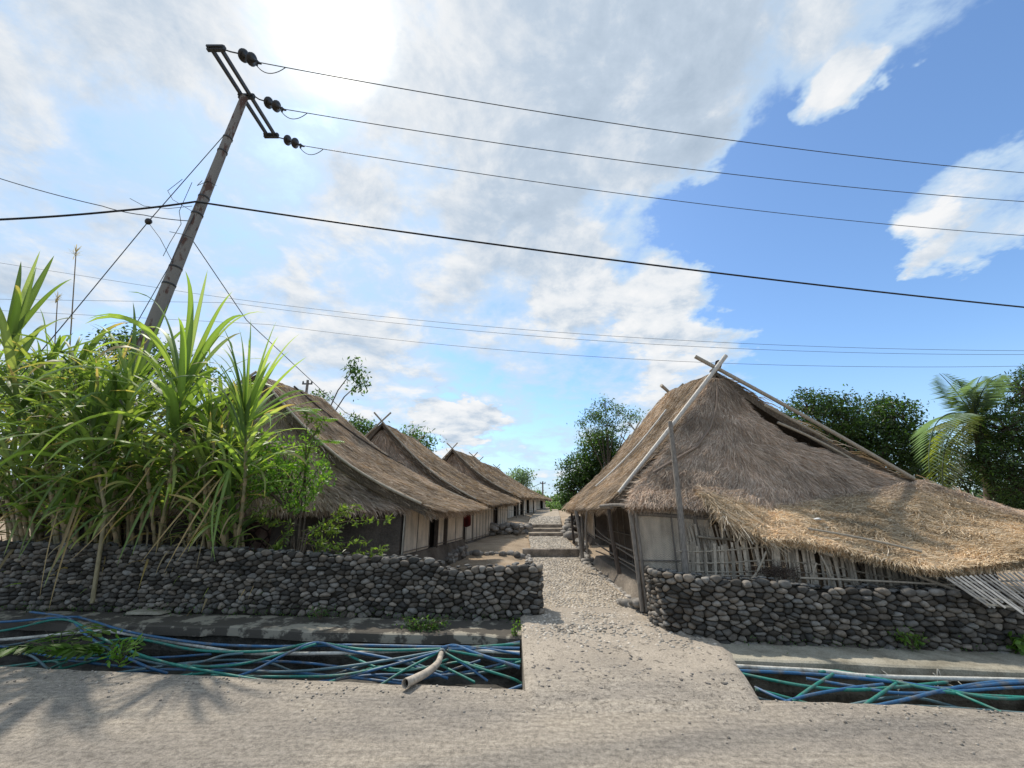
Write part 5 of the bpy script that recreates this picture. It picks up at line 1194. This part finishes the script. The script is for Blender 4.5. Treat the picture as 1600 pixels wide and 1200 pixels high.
for pts, lb in ((((285, 280), (262, 298), (270, 312), (300, 330)), 'upper loose loop'), (((300, 285), (280, 330), (283, 350), (265, 380), (255, 400)), 'long kinked loose end'), (((203, 310), (225, 322), (262, 326), (300, 322)), 'loose end curling up to the left'), (((232, 348), (250, 372), (262, 395), (270, 410)), 'short loose strand under the round insulator'), (((265, 362), (285, 366), (300, 372)), 'lowest stub'), (((316, 282), (308, 290), (325, 283), (338, 290)), 'tie wire wrapped round the shaft')):
    wire(lb + ' of wire on the leaning pole', [D(*q, 7.4) for q in pts], .006, 0, 'cable', 'wire', 'loose wire ends on the pole')
for (ax, ay), (bx, by), lb in (((40, 405), (1600, 548), 'upper'), ((60, 465), (1600, 554), 'middle'), ((300, 487), (1600, 572), 'lower')):
    A = D(ax, ay, 22) if lb != 'lower' else D(0, 452, 22); B = D(bx, by, 20); A2 = D(-300, ay - 20, 22); B2 = B + (B - A) * .4
    if lb == 'upper': A = D(300, 458, 22)
    if lb == 'middle': A = D(360, 473, 22)
    if lb == 'lower': A = D(420, 507, 22)
    wire('%s of the three thin wires crossing the sky low behind the roofs' % lb, [D(-100, {'upper': 395, 'middle': 466, 'lower': 480}[lb], 22), A, B, B2], .010, [.0, .9, 0], 'wire', 'wire', 'thin wires crossing low behind')
# distant poles
for px, top, bot, Y, lb, arm in ((848, 752, 792, 48, 'small distant utility pole at the end of the lane', 0), (481, 594, 650, 24, 'small distant pole with a crossarm above the first left roof', 1)):
    root = thing('distant_pole', lb, 'utility pole', gb(px, Y)); T = D(px, top, Y); B = D(px, bot, Y); B[2] = gz(B[0], Y)
    mb = MB(); mb.tube([B, T], [.11, .08], 8); mb.build('shaft', M['pole'], root)
    mb = MB(); mb.beam(T + [-.32, 0, -.25], T + [.32, 0, -.25], .07, .08); mb.build('crossarm', M['steel'], root)
    for s in (-.28, 0, .28):
        mb = MB(); mb.lathe(T + [s, 0, -.2], (0, 0, 1), [(0, .03), (.05, .06), (.1, .05), (.16, 0)], 8); mb.build('insulator', M['porcelain'], root)
wire('thin wire from the distant lane pole sloping left behind the huts', [D(848, 754, 48), D(815, 768, 46), D(770, 785, 44)], .03)
wire('thin clothes line strung across the lane between the huts', [D(715, 792, 13), D(880, 797, 12)], .005, .05, 'cable', 'line')

# ================================================================ hoses in the ditches
def hz(x, y, z):
    return G(x, y, z)
HO = [
 ('blue', .016, [(-160, 976, .01), (0, 972, .03), (105, 964, .06), (136, 968, .02), (205, 988, -.03), (315, 1005, -.06), (420, 1010, -.06), (540, 1008, -.05), (690, 1011, -.04), (812, 1013, -.05)], 'long blue hose humping over the ledge at the left, then running along the ditch'),
 ('green', .015, [(-160, 1000, -.05), (0, 986, -.02), (100, 968, .04), (170, 1003, -.05), (250, 1033, -.10), (360, 1055, -.14), (430, 1066, -.2)], 'green hose peaking at the left hump and diving to the near edge'),
 ('blue', .015, [(47, 956, .06), (105, 965, .05), (131, 989, -.04), (163, 1010, -.10), (225, 1040, -.16), (262, 1052, -.25)], 'blue hose crossing down through the hump beside the weed'),
 ('white', .020, [(-160, 1010, -.10), (0, 1000, -.10), (131, 988, -.06), (171, 987, -.05), (236, 997, -.08), (341, 1015, -.10), (400, 1021, -.10), (556, 1020, -.09), (680, 1015, -.05), (812, 1020, -.07)], 'long dirty white pipe lying among the hoses of the left ditch'),
 ('green', .016, [(60, 1018, -.14), (126, 1010, -.10), (207, 998, -.05), (289, 1013, -.08), (341, 1018, -.08), (420, 1017, -.06), (494, 1005, -.02), (572, 1015, -.05), (690, 1014, -.03), (812, 1006, -.03)], 'green hose running wavily over the white pipe'),
 ('blue', .014, [(-160, 995, -.2), (0, 1010, -.2), (30, 1016, -.2), (105, 1028, -.22), (236, 1028, -.2), (330, 1022, -.16)], 'blue hose low at the left edge of the ditch'),
 ('blue', .014, [(105, 1032, -.2), (236, 1045, -.22), (420, 1049, -.2), (560, 1060, -.24), (640, 1070, -.26)], 'lowest blue hose near the road edge'),
 ('grey', .014, [(205, 1028, -.16), (262, 1039, -.18), (315, 1034, -.14), (349, 1024, -.09), (380, 1021, -.08)], 'short grey hose curving up to a pale tip'),
 ('green', .014, [(218, 1026, -.15), (289, 1040, -.17), (367, 1039, -.15), (440, 1022, -.08), (494, 1006, -.0)], 'green hose rising to the middle hump'),
 ('blue', .015, [(350, 1064, -.2), (400, 1046, -.14), (447, 1022, -.06), (494, 1004, .0), (540, 1016, -.06), (620, 1032, -.12), (700, 1060, -.22)], 'blue hose looping over the middle hump from the near edge'),
 ('grey', .015, [(300, 1040, -.2), (400, 1049, -.18), (478, 1048, -.17), (572, 1037, -.12), (666, 1021, -.05), (692, 1016, -.02)], 'grey-green hose tied to the bent pipe'),
 ('green', .014, [(330, 1055, -.2), (400, 1057, -.2), (462, 1057, -.2), (540, 1054, -.17), (634, 1034, -.10), (690, 1018, -.02)], 'green hose sagging along the bottom toward the bent pipe'),
 ('blue', .014, [(505, 1068, -.24), (587, 1046, -.14), (681, 1020, -.03), (706, 1010, -.0), (760, 1014, -.04), (812, 1022, -.06)], 'blue hose climbing from the near edge over the bent pipe'),
 ('green', .014, [(535, 1020, -.12), (600, 1046, -.16), (660, 1044, -.14), (700, 1030, -.12)], 'short green hose dipping left of the bent pipe'),
 ('green', .014, [(595, 1070, -.24), (634, 1046, -.14), (690, 1017, -.02)], 'green hose from the near edge tied to the bent pipe'),
 ('green', .014, [(690, 1017, -.02), (731, 1038, -.10), (797, 1059, -.18), (815, 1068, -.25)], 'green hose running right and down from the bent pipe'),
 ('blue', .013, [(692, 1017, -.02), (731, 1042, -.12), (762, 1064, -.22)], 'blue hose dropping steeply right of the bent pipe'),
 ('green', .013, [(678, 1034, -.14), (706, 1048, -.16), (742, 1066, -.22)], 'short green hose crossing the near edge right of the bent pipe'),
 ('blue', .019, [(690, 1012, .01), (712, 1009, .0), (744, 1021, -.05), (812, 1043, -.14)], 'thick blue hose ending in the ramp wall low down'),
 ('blue', .014, [(700, 1014, .0), (753, 1013, -.04), (812, 1003, -.02)], 'blue hose rising to the top of the ramp wall'),
 ('green', .013, [(698, 1016, -.01), (775, 1029, -.09), (814, 1031, -.11)], 'green hose level into the ramp wall'),
 ('white', .022, [(1150, 1041, -.10), (1200, 1044, -.10), (1290, 1049, -.10), (1368, 1057, -.11), (1600, 1063, -.12), (1900, 1072, -.14)], 'long white pipe along the far side of the right ditch'),
 ('blue', .017, [(1150, 1048, -.14), (1263, 1053, -.14), (1400, 1066, -.14), (1480, 1076, -.16), (1600, 1066, -.12), (1850, 1060, -.08)], 'blue hose just under the white pipe in the right ditch'),
 ('green', .015, [(1160, 1053, -.16), (1251, 1071, -.18), (1329, 1078, -.18), (1406, 1073, -.16), (1480, 1066, -.13)], 'green hose sagging across the right ditch from the ramp'),
 ('green', .015, [(1280, 1050, -.10), (1309, 1049, -.09), (1387, 1063, -.12), (1484, 1082, -.16), (1600, 1090, -.18), (1850, 1100, -.2)], 'green hose dipping from the white pipe to the right edge'),
 ('green', .014, [(1302, 1053, -.10), (1270, 1073, -.15), (1238, 1096, -.24)], 'green hose slanting down to the near edge, left one'),
 ('green', .014, [(1400, 1068, -.12), (1378, 1083, -.16), (1350, 1102, -.24)], 'green hose slanting down to the near edge, middle one'),
 ('blue', .014, [(1180, 1074, -.2), (1210, 1088, -.2), (1236, 1098, -.25)], 'short blue hose below the ramp corner'),
 ('blue', .014, [(1225, 1097, -.24), (1270, 1085, -.19), (1329, 1075, -.16), (1380, 1069, -.13)], 'blue hose rising right from the near edge'),
 ('blue', .016, [(1365, 1104, -.25), (1420, 1092, -.2), (1476, 1078, -.14), (1542, 1067, -.11), (1600, 1064, -.10), (1850, 1058, -.08)], 'blue hose rising from the near edge to the right edge'),
 ('green', .014, [(1470, 1076, -.13), (1554, 1091, -.17), (1640, 1089, -.18), (1850, 1085, -.2)], 'green hose low at the right end of the ditch'),
 ('green', .013, [(1480, 1077, -.14), (1520, 1094, -.19), (1565, 1113, -.26)], 'green hose slanting down to the near edge, right one'),
 ('blue', .014, [(1260, 1060, -.14), (1330, 1072, -.17), (1406, 1083, -.18), (1500, 1080, -.16), (1600, 1074, -.15), (1850, 1070, -.15)], 'blue hose sagging through the middle of the right ditch')]
def smooth_path(P, m=8):
    P = np.array(P); Q = np.vstack([2 * P[0] - P[1], P, 2 * P[-1] - P[-2]]); out = []
    for i in range(1, len(Q) - 2):
        for t in np.linspace(0, 1, m, endpoint=False):
            a, b, c, d = Q[i - 1:i + 3]; out.append(.5 * ((2 * b) + (c - a) * t + (2 * a - 5 * b + 4 * c - d) * t * t + (3 * b - a - 3 * c + d) * t ** 3))
    out.append(Q[-2]); return np.array(out)
for col, r, pts, lb in HO:
    P = smooth_path([hz(q[0], q[1], q[2] * (.35 if pts[0][0] > 1000 else 1)) for q in pts]); mb = MB(); mb.tube(P, r * .95, 8)
    tag(mb.build('water_hose' if col != 'white' else 'water_pipe', M[col + '_plastic']), lb, 'hose' if col != 'white' else 'pipe', 'hoses and pipes slung in the roadside ditch')
P = smooth_path([hz(690, 1020, -.02), hz(684, 1036, .0), hz(668, 1050, .02), hz(650, 1060, .045), hz(633, 1068, .06)]); root = thing('bent_pipe', 'short bent beige plastic pipe sticking out over the road edge', 'pipe', P[-1])
mb = MB(); mb.tube(P, np.linspace(.030, .040, len(P)), 14, caps=False); mb.tube(P, np.linspace(.026, .034, len(P)), 14, caps=False); d = unit(P[-1] - P[-2]); mb.lathe(P[-1], d, [(-.002, .040), (.0, .034), (-.03, .034)], 14); mb.build('tube', M['pvc'], root)
mb = MB(); mb.lathe(P[-1] - d * .05, d, [(0, 0), (.0, .035)], 14); mb.build('bore_shade', M['dark'], root)  # near-black disc paints the shade inside the pipe
mb = MB(); mb.lathe(P[0], unit(P[1] - P[0]), [(-.03, .038), (-.03, .042), (.03, .042), (.03, .038)], 10); mb.build('tie', M['grey_plastic'], root)
# more hoses deeper in the ditch, under the ones above
for side, k0, x0, x1, nn in (('left', 14, -9.5, .1, 5), ('right', 7, 2.3, 9.5, 4)):
    for i in range(k0):
        a = rng.uniform(x0, x1 - 2) if i % 3 else x0; b = min(x1, a + rng.uniform(2.5, 6)); xs = np.linspace(a, b, nn + 2); v0, v1 = rng.uniform(.08, .9, 2); 
        P = []
        for q, x in enumerate(xs):
            f = q / (nn + 1); v_ = v0 + (v1 - v0) * f + rng.normal(0, .08); v_ = min(.93, max(.06, v_))
            y = edge_near(x) + (float(far_edge(np.array(x))) - edge_near(x)) * v_; P.append((x, y, -.26 + rng.normal(0, .05) + (.10 if q in (0, nn + 1) else 0)))
        if a > x0 + .1: P[0] = (P[0][0], edge_near(P[0][0]) - .05, -.12)
        P = smooth_path(P); mb = MB(); mb.tube(P, .0135, 7); col = ['blue', 'green', 'grey', 'green', 'blue'][rng.integers(0, 5)]
        tag(mb.build('water_hose', M[col + '_plastic']), 'one of the hoses lying deep in the %s ditch beneath the upper ones' % side, 'hose', 'deep hoses in the %s ditch' % side)
mb = MB(); c = D(722, 800, 12.6); n = 9
V = []
for j in range(7):
    for i in range(n): V.append(c + [-.28 + .07 * i, .06 * math.sin(i * 2.1 + j * .4), .10 - .085 * j - .03 * math.sin(i * 1.3)])
mb.add(V, [[j * n + i, j * n + i + 1, (j + 1) * n + i + 1, (j + 1) * n + i] for j in range(6) for i in range(n - 1)], (.09, .02, .02), True)
tag(mb.build('hanging_cloth', M['straw']), 'dark red cloth hanging under the eave between the first and second left huts', 'cloth')
# string ties
for q in ((1400, 1064, -.1, 'left'), (1474, 1066, -.1, 'right')):
    mb = MB(); c = hz(*q[:3])
    for k in range(7):
        e = rng.normal(0, 1, 3) * .05; mb.tube(smooth_path([c, c + e + [0, -.02, .02], c + rng.normal(0, 1, 3) * .05 - [0, 0, .05]], 5), .003, 4)
    tag(mb.build('string_tie', M['white_plastic']), 'frayed grey string tying the hoses of the right ditch, %s one' % ('left of two' if q[3] == 'left' else 'right of two'), 'string')
# rocks and rubbish in the ditch, broken slab on the ledge
mb = MB(); n = 240; x = rng.uniform(-9, 9, n); y = edge_near(x) + rng.uniform(.1, 1.2, n); r = rng.uniform(.03, .10, n); mb.blobs(np.stack([x, y, np.full(n, -.58)], 1), np.stack([r, r, r * .6], 1), rng.uniform(.03, .14, (n, 1)) * [1, .95, .85], .2, 2)
tag(mb.build('ditch_rubble', M['cobble']), 'dark stones and rubble on the ditch bed', 'rubble', kind='stuff')
mb = MB(); c = G(232, 958, .03); mb.hexa([c + [-.28, -.08, 0], c + [.26, -.10, 0], c + [.30, .06, 0], c + [-.24, .1, 0]], [c + [-.27, -.07, .035], c + [.22, -.09, .04], c + [.27, .05, .03], c + [-.2, .09, .04]]); tag(mb.build('concrete_slab', M['concrete_pale']), 'broken slab of pale concrete lying on the ledge at the foot of the left wall', 'slab')
